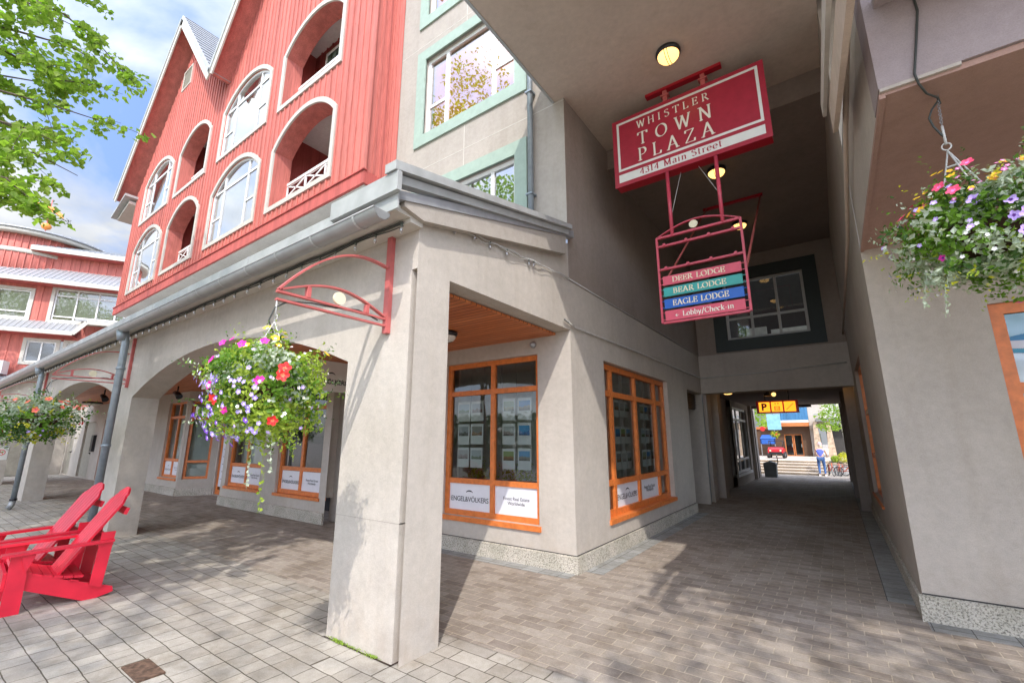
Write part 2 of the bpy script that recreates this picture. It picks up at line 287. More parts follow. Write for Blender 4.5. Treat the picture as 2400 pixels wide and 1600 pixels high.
# ------------------------------------------------------------------ builders
class MB:
    def __init__(s): s.v = []; s.f = []; s.mi = []; s.m = 0; s.sm = []; s.smooth = False
    def face(s, pts, rev=False):
        i = len(s.v); s.v += [tuple(p) for p in pts]; idx = list(range(i, i + len(pts)))
        s.f.append(idx[::-1] if rev else idx); s.mi.append(s.m); s.sm.append(s.smooth)
    def mesh(s, vs, fs):
        i = len(s.v); s.v += [tuple(p) for p in vs]
        for f in fs: s.f.append([k + i for k in f]); s.mi.append(s.m); s.sm.append(s.smooth)
    def box(s, x0, x1, y0, y1, z0, z1, bev=0.0):
        x0, x1 = min(x0, x1), max(x0, x1); y0, y1 = min(y0, y1), max(y0, y1); z0, z1 = min(z0, z1), max(z0, z1)
        if bev <= 0:
            vs = [(x, y, z) for z in (z0, z1) for y in (y0, y1) for x in (x0, x1)]
            s.mesh(vs, [(0, 2, 3, 1), (4, 5, 7, 6), (0, 1, 5, 4), (2, 6, 7, 3), (0, 4, 6, 2), (1, 3, 7, 5)])
        else:   # chamfered vertical edges and top
            b = bev; pr = [(x0 + b, y0), (x1 - b, y0), (x1, y0 + b), (x1, y1 - b), (x1 - b, y1), (x0 + b, y1), (x0, y1 - b), (x0, y0 + b)]
            s.prism([(p[0], p[1]) for p in pr], lambda u, v, w: (u, v, w), z0, z1)
    def obox(s, c, ax, ay, az):   # oriented box: centre + half vectors
        c = Vector(c); ax = Vector(ax); ay = Vector(ay); az = Vector(az)
        vs = [c + ax * i + ay * j + az * k for k in (-1, 1) for j in (-1, 1) for i in (-1, 1)]
        s.mesh(vs, [(0, 2, 3, 1), (4, 5, 7, 6), (0, 1, 5, 4), (2, 6, 7, 3), (0, 4, 6, 2), (1, 3, 7, 5)])
    def bar(s, p, q, a, b, up=(0, 0, 1)):   # bar from p to q with section a (sideways) x b (along up)
        p = Vector(p); q = Vector(q); d = (q - p); up = Vector(up)
        if abs(d.normalized().dot(up.normalized())) > 0.98: up = Vector((0, 1, 0)) if abs(d.normalized().y) < 0.9 else Vector((1, 0, 0))
        sd_ = d.cross(up).normalized(); u2 = sd_.cross(d).normalized()
        s.obox((p + q) / 2, d / 2, sd_ * a / 2, u2 * b / 2)
    def prism(s, poly, P, w0, w1):
        n = len(poly); i = len(s.v)
        s.v += [tuple(P(u, v, w0)) for u, v in poly] + [tuple(P(u, v, w1)) for u, v in poly]
        F = [list(range(i, i + n))[::-1], list(range(i + n, i + 2 * n))] + [[i + k, i + (k + 1) % n, i + n + (k + 1) % n, i + n + k] for k in range(n)]
        for f in F: s.f.append(f); s.mi.append(s.m); s.sm.append(False)
    def tube(s, pts, r, n=8, caps=True, r2=None):
        pts = [Vector(p) for p in pts]; rings = []; i = len(s.v); K = len(pts)
        prev = None
        for k, p in enumerate(pts):
            d = (pts[min(k + 1, K - 1)] - pts[max(k - 1, 0)]).normalized()
            if prev is None: a = d.orthogonal().normalized()
            else:
                a = prev - d * prev.dot(d)
                a = a.normalized() if a.length > 1e-6 else d.orthogonal().normalized()
            prev = a; b = d.cross(a)
            rr = r if r2 is None else r + (r2 - r) * k / max(1, K - 1)
            if callable(r): rr = r(k / max(1, K - 1))
            for j in range(n): t = 2 * pi * j / n; s.v.append(tuple(p + (a * cos(t) + b * sin(t)) * rr))
        for k in range(K - 1):
            for j in range(n):
                s.f.append([i + k * n + j, i + k * n + (j + 1) % n, i + (k + 1) * n + (j + 1) % n, i + (k + 1) * n + j]); s.mi.append(s.m); s.sm.append(True)
        if caps:
            s.f.append([i + j for j in range(n)][::-1]); s.mi.append(s.m); s.sm.append(False)
            s.f.append([i + (K - 1) * n + j for j in range(n)]); s.mi.append(s.m); s.sm.append(False)
    def lathe(s, prof, c, n=20, axis='z'):   # prof (r, h)
        i = len(s.v); c = Vector(c)
        for r, h in prof:
            for j in range(n):
                t = 2 * pi * j / n; p = (r * cos(t), r * sin(t), h)
                if axis == 'y': p = (p[0], p[2], p[1])
                if axis == 'x': p = (p[2], p[0], p[1])
                s.v.append(tuple(c + Vector(p)))
        for k in range(len(prof) - 1):
            for j in range(n):
                s.f.append([i + k * n + j, i + k * n + (j + 1) % n, i + (k + 1) * n + (j + 1) % n, i + (k + 1) * n + j]); s.mi.append(s.m); s.sm.append(True)
        s.f.append([i + j for j in range(n)][::-1]); s.mi.append(s.m); s.sm.append(False)
        k = len(prof) - 1; s.f.append([i + k * n + j for j in range(n)]); s.mi.append(s.m); s.sm.append(False)
    def build(s, name, mats, parent=None, at=None, kind=None, label=None):
        me = bpy.data.meshes.new(name)
        base = Vector((0, 0, 0))
        if parent is not None: base = Vector(ORG.get(parent.name, (0, 0, 0)))
        elif at is not None: base = Vector(at)
        me.from_pydata([tuple(Vector(p) - base) for p in s.v], [], s.f)
        if not isinstance(mats, (list, tuple)): mats = [mats]
        for m_ in mats: me.materials.append(M(m_) if isinstance(m_, str) else m_)
        me.polygons.foreach_set('material_index', s.mi); me.polygons.foreach_set('use_smooth', s.sm)
        me.update()
        o = bpy.data.objects.new(name, me); COL.objects.link(o)
        if parent is not None: o.parent = parent; ORG[o.name] = tuple(base)
        else: o.location = base; ORG[o.name] = tuple(base)
        if kind: o['kind'] = kind
        if label: o['label'] = label
        return o
ORG = {}
def thing(name, label, cat, loc=(0, 0, 0), group=None, rz=0.0):
    o = bpy.data.objects.new(name, None); COL.objects.link(o); o.location = loc; o.rotation_euler = (0, 0, rz); o.empty_display_size = 0.2
    o['label'] = label; o['category'] = cat
    if group: o['group'] = group
    ORG[o.name] = tuple(loc); return o
def tag(o, label, cat, group=None):
    o['label'] = label; o['category'] = cat
    if group: o['group'] = group
    return o
def copy_tree(o, parent=None):
    c = o.copy(); COL.objects.link(c)
    if parent is not None: c.parent = parent
    ORG[c.name] = ORG.get(o.name, (0, 0, 0))
    for ch in [x for x in bpy.data.objects if x.parent == o]: copy_tree(ch, c)
    return c
def struct(name, mb, mat): return mb.build(name, mat, kind='structure')
def PY(y, sgn=1): return lambda u, v, w: (u, y + sgn * w, v)         # wall facing -Y, depth w goes to +Y
def PX(x, sgn=-1): return lambda u, v, w: (x + sgn * w, u, v)        # wall along Y, depth w goes to -X for sgn -1
# generic wall with openings: u along, v up
def facade(mb, u0, u1, low, top, holes, P, depth, du=0.12, reveals=True, back=False, caps=False):
    f = lambda z: (lambda u: z) if not callable(z) else z
    low = f(low); top = f(top); H = [(a, b, f(c), f(d)) for a, b, c, d in holes]
    us = {round(u0, 5), round(u1, 5)}
    for a, b, c, d in H:
        us.add(round(a, 5)); us.add(round(b, 5))
        if abs(d((a + b) / 2) - d(a + 1e-4)) > 1e-3:
            n = max(8, int((b - a) / du)); us |= {round(a + (b - a) * k / n, 5) for k in range(n + 1)}
    n = max(1, int((u1 - u0) / 0.6))
    us |= {round(u0 + (u1 - u0) * k / n, 5) for k in range(n + 1)}
    us = sorted(x for x in us if u0 - 1e-4 <= x <= u1 + 1e-4)
    e = 1e-5
    for a, b in zip(us, us[1:]):
        if b - a < 1e-4: continue
        c = (a + b) / 2; hs = sorted([h for h in H if h[0] < c < h[1]], key=lambda h: h[2](c))
        segs = []; l = low
        for h in hs: segs.append((l, h[2])); l = h[3]
        segs.append((l, top))
        for lo, hi in segs:
            z = (lo(a + e), lo(b - e), hi(b - e), hi(a + e))
            if z[3] - z[0] < 1e-4 and z[2] - z[1] < 1e-4: continue
            mb.face([P(a, z[0], 0), P(b, z[1], 0), P(b, z[2], 0), P(a, z[3], 0)])
            if back: mb.face([P(a, z[0], depth), P(b, z[1], depth), P(b, z[2], depth), P(a, z[3], depth)], True)
    if reveals:
        for h in H:
            pts = outline(h[0], h[1], h[2], h[3])
            for k in range(len(pts)):
                p, q = pts[k], pts[(k + 1) % len(pts)]
                if abs(p[1] - low(p[0])) < 1e-3 and abs(q[1] - low(q[0])) < 1e-3: continue
                mb.face([P(p[0], p[1], 0), P(p[0], p[1], depth), P(q[0], q[1], depth), P(q[0], q[1], 0)])
    for a in ((u0, u1) if caps else ()): mb.face([P(a, low(a), 0), P(a, top(a), 0), P(a, top(a), depth), P(a, low(a), depth)])
    if back:
        for a, b in zip(us, us[1:]): mb.face([P(a, top(a), 0), P(b, top(b), 0), P(b, top(b), depth), P(a, top(a), depth)])
def outline(a, b, lo, hi, n=20):
    lo = lo if callable(lo) else (lambda u, z=lo: z); hi = hi if callable(hi) else (lambda u, z=hi: z)
    e = 1e-4; flat = abs(hi((a + b) / 2) - hi(a + e)) < 1e-3
    pts = [(a, lo(a)), (b, lo(b))]
    K = 1 if flat else n
    for k in range(K + 1):
        u = b - (b - a) * k / K; pts.append((u, hi(min(max(u, a + e), b - e))))
    return pts
def arc_top(a, b, zs, za):
    h = (b - a) / 2; r = (h * h + (za - zs) ** 2) / (2 * (za - zs)); cz = za - r; c = (a + b) / 2
    return lambda u: cz + sqrt(max(0, r * r - (u - c) ** 2))
def ring(mb, pts, off, P, w0, w1, closed=True):
    """band between an outline and its offset (off>0 outward), extruded from w0 to w1"""
    n = len(pts); outp = []
    cx = sum(p[0] for p in pts) / n; cz = sum(p[1] for p in pts) / n
    area = sum(pts[k][0] * pts[(k + 1) % n][1] - pts[(k + 1) % n][0] * pts[k][1] for k in range(n)); sg = 1 if area > 0 else -1
    for k in range(n):
        a, b, c = pts[k - 1], pts[k], pts[(k + 1) % n]
        def nrm(p, q):
            d = (q[0] - p[0], q[1] - p[1]); l = sqrt(d[0] ** 2 + d[1] ** 2) or 1; return (d[1] / l * sg, -d[0] / l * sg)
        n1_, n2_ = nrm(a, b), nrm(b, c); s_ = (n1_[0] + n2_[0], n1_[1] + n2_[1]); dd = 1 + n1_[0] * n2_[0] + n1_[1] * n2_[1]
        outp.append((b[0] + off * s_[0] / max(dd, 0.3), b[1] + off * s_[1] / max(dd, 0.3)))
    for k in range(n):
        k2 = (k + 1) % n; a, b, c, d = pts[k], pts[k2], outp[k2], outp[k]
        for w in (w0, w1): mb.face([P(a[0], a[1], w), P(b[0], b[1], w), P(c[0], c[1], w), P(d[0], d[1], w)], w == w1)
        mb.face([P(a[0], a[1], w0), P(b[0], b[1], w0), P(b[0], b[1], w1), P(a[0], a[1], w1)])
        mb.face([P(d[0], d[1], w0), P(c[0], c[1], w0), P(c[0], c[1], w1), P(d[0], d[1], w1)])
    return outp
def pbox(mb, P, u0, u1, v0, v1, w0, w1):
    vs = [P(u, v, w) for w in (w0, w1) for v in (v0, v1) for u in (u0, u1)]
    mb.mesh(vs, [(0, 2, 3, 1), (4, 5, 7, 6), (0, 1, 5, 4), (2, 6, 7, 3), (0, 4, 6, 2), (1, 3, 7, 5)])
def window(parent, P, u0, u1, v0, v1, w, fw, us, vs, fmat, gmat, top=None, fd=0.05, name='window', sill=None, rails=()):
    """window part: frame at depth w (front), sub-part pane; us / vs inner bars; rails (ua, ub, v)"""
    mb = MB(); pts = outline(u0, u1, v0, top if top else v1)
    ring(mb, pts, -fw, P, w, w + fd)
    tp = top if top else (lambda u: v1)
    for u in us: pbox(mb, P, u - fw / 2, u + fw / 2, v0 + fw * 0.9, min(tp(u - fw / 2), tp(u + fw / 2)) - fw * 0.6, w + 0.004, w + fd - 0.004)
    for v in vs:
        a, b = u0, u1
        if top:
            while tp(a + 1e-3) < v + fw: a += 0.02
            while tp(b - 1e-3) < v + fw: b -= 0.02
        pbox(mb, P, a + fw * 0.7, b - fw * 0.7, v - fw / 2, v + fw / 2, w + 0.007, w + fd - 0.007)
    for a, b, v in rails: pbox(mb, P, a, b, v - fw * 0.4, v + fw * 0.4, w + 0.009, w + fd - 0.009)
    fo = mb.build(name, fmat, parent)
    g = MB(); n = len(pts); g.face([P(p[0], p[1], w + fd * 0.6) for p in pts]); g.build('pane', gmat, fo)
    if sill:
        s_ = MB(); pbox(s_, P, u0 - 0.03, u1 + 0.03, v0 - sill * .75, v0 - 0.002, -0.03, w + fd); s_.build('sill', fmat, fo)
    return fo
_fonts = {}
def text(s_, size, o, right, up, mb, spacing=1.0, align='CENTER', bold=0.0):
    """flat sans lettering laid on a plane; o = baseline anchor"""
    cu = bpy.data.curves.new('t', 'FONT'); cu.body = s_; cu.size = size; cu.align_x = align; cu.space_character = spacing; cu.offset = bold; cu.resolution_u = 3
    ob = bpy.data.objects.new('t', cu); COL.objects.link(ob); dg = bpy.context.evaluated_depsgraph_get(); me = ob.evaluated_get(dg).to_mesh()
    o = Vector(o); right = Vector(right); up = Vector(up)
    mb.mesh([o + right * v.co.x + up * v.co.y for v in me.vertices], [list(p.vertices) for p in me.polygons])
    ob.evaluated_get(dg).to_mesh_clear(); bpy.data.objects.remove(ob); bpy.data.curves.remove(cu)
def A(cx, cy, rx, ry, a0, a1, n=14): return [(cx + rx * cos(radians(a0 + (a1 - a0) * k / n)), cy + ry * sin(radians(a0 + (a1 - a0) * k / n))) for k in range(n + 1)]
X = 0.66
# serif glyphs: (advance, strokes, serif centres (x, y, halfwidth))
GL = {
 'W': (1.08, [[(.04, 1), (.3, 0)], [(.3, 0), (.53, .94)], [(.53, .94), (.79, 0)], [(.79, 0), (1.04, 1)]], [(.04, 1, .13), (1.04, 1, .11), (.5, .97, .12)]),
 'H': (.88, [[(.14, 0), (.14, 1)], [(.74, 0), (.74, 1)], [(.14, .52), (.74, .52)]], [(.14, 0, .13), (.14, 1, .13), (.74, 0, .13), (.74, 1, .13)]),
 'I': (.42, [[(.2, 0), (.2, 1)]], [(.2, 0, .14), (.2, 1, .14)]),
 'S': (.66, [A(.33, .74, .24, .24, 40, 200) + A(.33, .27, .26, .27, 70, -140)], [(.56, .88, .03), (.07, .14, .03)]),
 'T': (.8, [[(.4, 0), (.4, 1)], [(.04, .97), (.76, .97)], [(.05, .97), (.03, .8)], [(.75, .97), (.77, .8)]], [(.4, 0, .15)]),
 'L': (.7, [[(.16, 0), (.16, 1)], [(.16, .03), (.62, .03)], [(.62, .03), (.66, .22)]], [(.16, 1, .14), (.16, 0, .13)]),
 'E': (.72, [[(.16, 0), (.16, 1)], [(.16, .03), (.62, .03)], [(.16, .97), (.6, .97)], [(.16, .52), (.5, .52)], [(.62, .03), (.66, .22)], [(.6, .97), (.61, .8)], [(.5, .62), (.5, .42)]], [(.12, 1, .1), (.12, 0, .1)]),
 'R': (.84, [[(.16, 0), (.16, 1)], [(.16, .97), (.36, .97)] + A(.36, .74, .23, .23, 90, -90) + [(.16, .51)], [(.38, .51), (.76, 0)]], [(.16, 0, .14), (.12, 1, .1), (.78, 0, .09)]),
 'O': (.96, [A(.48, .5, .4, .48, 0, 360, 30)], []),
 'N': (.94, [[(.16, 0), (.16, 1)], [(.16, 1), (.76, .02)], [(.76, 0), (.76, 1)]], [(.16, 0, .13), (.1, 1, .12), (.76, 1, .13)]),
 'P': (.74, [[(.16, 0), (.16, 1)], [(.16, .97), (.36, .97)] + A(.36, .71, .27, .26, 90, -90) + [(.16, .45)]], [(.16, 0, .15), (.12, 1, .1)]),
 'A': (.9, [[(.1, 0), (.44, 1)], [(.44, 1), (.78, 0)], [(.22, .33), (.66, .33)]], [(.1, 0, .13), (.79, 0, .14)]),
 'Z': (.8, [[(.1, .97), (.68, .97)], [(.7, .98), (.08, .03)], [(.08, .03), (.72, .03)], [(.72, .03), (.75, .22)], [(.1, .97), (.08, .8)]], []),
 'D': (.92, [[(.16, 0), (.16, 1)], [(.16, .97), (.38, .97)] + A(.38, .5, .44, .47, 90, -90, 18) + [(.16, .03)]], [(.12, 0, .1), (.12, 1, .1)]),
 'B': (.78, [[(.16, 0), (.16, 1)], [(.16, .97), (.36, .97)] + A(.36, .75, .22, .22, 90, -90) + [(.16, .53)], [(.16, .53), (.38, .53)] + A(.38, .28, .27, .25, 90, -90) + [(.16, .03)]], [(.12, 0, .1), (.12, 1, .1)]),
 'G': (.92, [A(.48, .5, .4, .48, 42, 335, 24), [(.82, .42), (.82, .06)]], [(.8, .42, .12), (.78, .86, .03)]),
 'C': (.84, [A(.48, .5, .4, .48, 42, 318, 24)], [(.78, .86, .03)]),
 'M': (1.08, [[(.16, 0), (.18, 1)], [(.18, 1), (.52, .08)], [(.52, .08), (.86, 1)], [(.88, 0), (.86, 1)]], [(.16, 0, .12), (.12, 1, .1), (.9, 1, .1), (.88, 0, .13)]),
 'a': (.58, [A(.27, .46, .19, .2, 150, 20) + [(.45, .1), (.52, .02)], A(.26, .18, .19, .17, 70, 330)], []),
 'i': (.34, [[(.16, 0), (.16, X)], [(.13, .9), (.19, .9)]], [(.16, 0, .11), (.11, X, .06)]),
 'n': (.68, [[(.16, 0), (.16, X)], A(.36, .42, .19, .23, 170, 0) + [(.55, 0)]], [(.16, 0, .1), (.11, X, .06), (.55, 0, .1)]),
 't': (.42, [[(.18, .88), (.18, .14)] + A(.3, .14, .12, .14, 180, 300, 6), [(.04, X), (.36, X)]], []),
 'r': (.48, [[(.16, 0), (.16, X)], A(.34, .46, .18, .19, 170, 60)], [(.16, 0, .11), (.11, X, .06)]),
 'e': (.6, [A(.31, .33, .25, .33, 5, 320, 20), [(.06, .36), (.56, .36)]], []),
 'o': (.64, [A(.32, .33, .26, .33, 0, 360, 22)], []),
 'b': (.66, [[(.14, 0), (.14, 1.03)], A(.33, .33, .25, .33, 160, -160, 18)], [(.09, 1.03, .06)]),
 'y': (.6, [[(.06, X), (.3, .02)], [(.54, X), (.3, .02), (.18, -.26), (.06, -.28)]], [(.06, X, .1), (.54, X, .1)]),
 'h': (.68, [[(.14, 0), (.14, 1.03)], A(.35, .42, .2, .23, 170, 0) + [(.55, 0)]], [(.14, 0, .1), (.09, 1.03, .06), (.55, 0, .1)]),
 'c': (.56, [A(.31, .33, .25, .33, 45, 315, 18)], []),
 'k': (.66, [[(.14, 0), (.14, 1.03)], [(.14, .28), (.5, X)], [(.26, .38), (.56, 0)]], [(.14, 0, .1), (.09, 1.03, .06), (.5, X, .08), (.57, 0, .08)]),
 '4': (.64, [[(.46, 0), (.46, .98)], [(.46, .98), (.05, .28)], [(.05, .28), (.6, .28)]], [(.46, 0, .09)]),
 '3': (.6, [A(.28, .74, .2, .22, 150, -80) + A(.28, .26, .24, .26, 85, -150)], []),
 '1': (.46, [[(.24, 0), (.24, 1)], [(.24, 1), (.1, .86)]], [(.24, 0, .12)]),
 '/': (.5, [[(.04, -.15), (.44, 1.05)]], []), '-': (.4, [[(.04, .34), (.34, .34)]], []),
 '<': (.9, [[(.08, .36), (.72, .36)], [(.08, .36), (.34, .62)], [(.08, .36), (.34, .10)]], []), ' ': (.42, [], []),
}
def serif_text(s_, size, o, right, up, mb, track=0.0, weight=0.17, width=None, align='c'):
    adv = [GL[c][0] + track for c in s_]; tot = (sum(adv) - track) * size
    kx = (width / tot) if width else 1.0; tot *= kx
    x = {'c': -tot / 2, 'l': 0.0, 'r': -tot}[align]; o = Vector(o); right = Vector(right).normalized(); up = Vector(up).normalized(); nrm = right.cross(up)
    lay = 0
    def pt(u, v): return o + right * (x + u * size * kx) + up * (v * size) + nrm * (0.0004 * (lay % 7))
    for c, a in zip(s_, adv):
        for st in GL[c][1]:
            for p, q in zip(st, st[1:]):
                lay += 1
                d = Vector((q[0] - p[0], q[1] - p[1])); l = d.length
                if l < 1e-5: continue
                th = atan2(d.y, d.x); wd = weight * max(0.34, abs(sin(th - radians(18)))) / 2
                nx, ny = -d.y / l * wd, d.x / l * wd; ex, ey = d.x / l * wd * .25, d.y / l * wd * .25
                mb.face([pt(p[0] - ex + nx, p[1] - ey + ny), pt(p[0] - ex - nx, p[1] - ey - ny), pt(q[0] + ex - nx, q[1] + ey - ny), pt(q[0] + ex + nx, q[1] + ey + ny)])
        for sx, sy, hw in GL[c][2]:
            lay += 1; t_ = weight * 0.19
            cy = min(max(sy, t_), 1.03 - t_) if sy > 0.5 or sy < 0.5 else sy
            mb.face([pt(sx - hw, cy - t_), pt(sx + hw, cy - t_), pt(sx + hw, cy + t_), pt(sx - hw, cy + t_)])
        x += a * size * kx
def leaf(mb, c, size, nrm, ratio=0.55, fold=0.25):
    n_ = nrm.normalized(); a = n_.orthogonal().normalized(); th = random.uniform(0, 2 * pi); a = a * cos(th) + n_.cross(a) * sin(th); b = n_.cross(a)
    L_ = size / 2; W_ = L_ * ratio
    i = len(mb.v); c = Vector(c)
    mb.v += [tuple(c - a * L_), tuple(c + b * W_ - a * L_ * .15 + n_ * W_ * fold), tuple(c + a * L_), tuple(c - b * W_ - a * L_ * .15 + n_ * W_ * fold)]
    mb.f.append([i, i + 1, i + 2, i + 3]); mb.mi.append(mb.m); mb.sm.append(False)
def rdir():
    while True:
        v = Vector((random.uniform(-1, 1), random.uniform(-1, 1), random.uniform(-1, 1)))
        if 0.1 < v.length < 1: return v.normalized()

# ================================================================== SETTING
mb = MB(); mb.face([(-160, -120, 0), (120, -120, 0), (120, 160, 0), (-160, 160, 0)]); struct('ground', mb, 'pave_grey')
mb = MB(); mb.face([(-27, 3.05, .004), (7, 3.05, .004), (7, 5.75, .004), (.45, 5.75, .004), (.45, 24.2, .004), (-4.2, 24.2, .004), (-4.2, 6.8, .004), (-27, 6.8, .004)]); struct('brick_paving', mb, 'pave_brick')
mb = MB()
for a in ((.2, .46, 6.2, 24.2), (-2.76, -2.49, 5.35, 10.9), (.45, 7, 5.5, 5.76), (-5.3, -2.76, 4.96, 5.2)): mb.face([(a[0], a[2], .008), (a[1], a[2], .008), (a[1], a[3], .008), (a[0], a[3], .008)])
struct('slab_border', mb, 'pave_slab')

# ================================================================== LEFT BUILDING
XB, YS, YA = -2.76, 5.2, 2.45
lodge = thing('lodge_building', 'long corner building with stucco arcade below and red double gable bay above, on the left', 'building', (-10, 4, 0))
SOF = 3.0
# --- arcade front wall with arches
mb = MB()
arch = [(-9.95, -3.66, 2.31, 2.88), (-17.6, -10.8, 2.36, 2.86), (-24.6, -18.45, 2.36, 2.86)]
facade(mb, -26.2, XB, 0.0, 3.52, [(a, b, -0.001, arc_top(a, b, s, t)) for a, b, s, t in arch] + [(XB - .07, XB + .0001, -0.001, 3.04)], PY(YA), .4, du=.3, back=True)
mb.face([(XB, YA, 3.04), (XB, YA + .4, 3.04), (XB, YA + .4, 3.52), (XB, YA, 3.52)])
mb.build('arcade_wall', 'stucco', lodge)
mb = MB()   # side beam toward the passage, its end flush with the front wall
mb.box(XB - .34, XB, YA + .4, YS, 3.04, 3.52); mb.build('side_beam', 'stucco', lodge)
# gable infill under the lean-to on the passage side
mb = MB(); mb.prism([(YA + .001, 3.52), (YS, 3.52), (YS, 4.3), (YA + .001, 3.62)], lambda u, v, w: (w, u, v), XB - .2, XB - .001); mb.build('roof_infill', 'stucco', lodge)
mb = MB(); mb.box(-3.66, -2.8285, YA - .0015, YA + .2, .955, .962); mb.box(-2.83, -2.8285, YA, YA + .4, .955, .962); mb.build('pillar_reveal', 'stucco_upper', lodge)
# --- cedar soffit
mb = MB()
for a, b in ((-26.2, -2.99),): mb.box(a, b, YA + .401, YS + .9, SOF, SOF + .03)
mb.build('cedar_soffit', 'cedar', lodge)
# --- lean-to roof, edge flashing, fascia, rakes
mb = MB(); mb.prism([(2.1, 3.58), (YS, 4.46), (YS, 4.36), (2.1, 3.50)], lambda u, v, w: (w, u, v), -26.4, -2.66); mb.build('lean_to_roof', 'roof_metal', lodge)
mb = MB(); mb.box(-26.4, -2.62, 2.085, 2.10, 3.40, 3.615)
for k in range(8): mb.box(-5.2 - k * 3.05, -5.17 - k * 3.05, 2.08, 2.0849, 3.40, 3.618)
mb.build('roof_edge', 'metal_flashing', lodge)
mb = MB(); mb.box(-3.5, -2.58, 2.04, 2.084, 3.53, 3.70); mb.build('flashing_box', 'metal_flashing', lodge)
mb = MB(); mb.box(-26.4, -2.72, 2.31, 2.449, 3.40, 3.52); mb.box(-26.4, -2.72, 2.101, 2.309, 3.44, 3.50); mb.build('fascia_board', 'trim_beige', lodge)
mb = MB()
mb.prism([(2.02, 3.78), (5.02, 4.46), (5.02, 4.40), (2.02, 3.70)], lambda u, v, w: (w, u, v), -2.72, -2.585)
mb.prism([(2.08, 3.695), (5.0, 4.395), (5.0, 4.32), (2.08, 3.62)], lambda u, v, w: (w, u, v), -2.72, -2.63)
mb.build('rake_flashing', 'metal_flashing', lodge)
mb = MB(); mb.prism([(2.2, 3.615), (4.98, 4.318), (4.98, 4.04), (2.42, 3.44), (2.2, 3.48)], lambda u, v, w: (w, u, v), -2.757, -2.672); mb.build('rake_board', 'stucco_upper', lodge)
# --- gutter
def halfpipe(mb, x0, x1, y, z, r):
    n = 10; pr = [(y + r * cos(pi + pi * k / n), z + r * sin(pi + pi * k / n)) for k in range(n + 1)]; pi_ = [(y + (r - .006) * cos(pi + pi * k / n), z + (r - .006) * sin(pi + pi * k / n)) for k in range(n + 1)]
    for P_, rv in ((pr, False), (pi_, True)):
        i = len(mb.v)
        for x in (x0, x1): mb.v += [(x, a, b) for a, b in P_]
        for k in range(n): mb.f.append([i + k, i + k + 1, i + n + 2 + k, i + n + 1 + k]); mb.mi.append(mb.m); mb.sm.append(True)
    for x in (x0, x1):
        for k in range(n): mb.face([(x, *pr[k]), (x, *pr[k + 1]), (x, *pi_[k + 1]), (x, *pi_[k])])
    mb.tube([(x0, y - r, z), (x1, y - r, z)], .008, 6)
mb = MB(); halfpipe(mb, -26.4, -2.68, 1.99, 3.355, .078)
mb.face([(-2.68, 1.912, 3.355), (-2.68, 2.068, 3.355), (-2.68, 2.045, 3.30), (-2.68, 1.99, 3.277), (-2.68, 1.935, 3.30)]); gut = mb.build('gutter', 'gutter_metal', lodge)
for k in range(38):
    mb = MB(); x = -2.95 - .62 * k; n = 10
    for j in range(n):
        t0, t1 = pi + pi * j / n, pi + pi * (j + 1) / n; r = .083
        mb.face([(x - .012, 1.99 + r * cos(t0), 3.355 + r * sin(t0)), (x + .012, 1.99 + r * cos(t0), 3.355 + r * sin(t0)), (x + .012, 1.99 + r * cos(t1), 3.355 + r * sin(t1)), (x - .012, 1.99 + r * cos(t1), 3.355 + r * sin(t1))])
    mb.box(x - .008, x + .008, 1.91, 2.075, 3.358, 3.366); mb.build('gutter_strap', 'metal_flashing', gut)
for x in (-9.2, -15.75):
    mb = MB(); mb.tube([(x, 2.03, 3.30), (x, 2.06, 3.12), (x, 2.06, .22)], .052, 14); mb.lathe([(.056, -.16), (.085, .0)], (x, 2.0, 3.31), 14)
    for z in (2.7, 1.5): mb.lathe([(.062, -.02), (.062, .02)], (x, 2.06, z), 14)
    d = mb.build('downspout', 'pipe_metal', lodge)
    mb = MB(); mb.lathe([(.066, 0), (.066, .05)], (x, 2.06, .2), 14); mb.build('clamp', 'black_paint', d)
    mb = MB(); mb.tube([(x, 2.06, .2), (x, 2.05, .1), (x, 2.0, .02)], .058, 14); mb.build('boot', 'gutter_metal', d)
# --- storefront walls
mb = MB()
W1 = (-5.06, -3.29, .49, 2.77)
facade(mb, -5.35, XB, 0, 3.4, [W1], PY(YS), .3)
facade(mb, -12.75, -8.15, 0, 3.02, [(-10.1, -8.38, .46, 2.74), (-12.53, -10.8, .46, 2.74)], PY(YS), .3)
facade(mb, -37, -15.6, 0, 3.02, [(-17.1, -15.72, .48, 2.7), (-24.0, -22.75, .03, 2.35), (-26.9, -25.2, .03, 2.3), (-29.6, -28.4, .03, 2.3)], PY(YS), .3)
mb.box(-8.45, -8.15, YS + .3, 6.2, 0, 3.02); mb.box(-5.35, -5.05, YS + .3, 6.2, 0, 3.02); mb.box(-12.75, -12.45, YS + .3, 5.95, 0, 3.02)
facade(mb, -8.15, -5.35, 0, 3.02, [(-8.0, -5.5, .02, 2.6)], PY(6.2), .2)
facade(mb, -15.1, -12.75, 0, 3.02, [(-15.02, -13.2, .02, 2.75)], PY(5.95), .2)
sw = mb.build('storefront_wall', 'stucco', lodge)
# angled window wall between the two bays
ax, ay = Vector((-15.6, 5.2, 0)), Vector((-15.1, 5.95, 0)); al = (ay - ax).length; au = (ay - ax) / al; an = Vector((-au.y, au.x, 0))
PA = lambda u, v, w: ax + au * u + an * w + Vector((0, 0, v))
mb = MB(); facade(mb, 0, al, 0, 3.02, [(.1, .74, .46, 2.7)], PA, .25); mb.build('angled_wall', 'stucco', lodge)
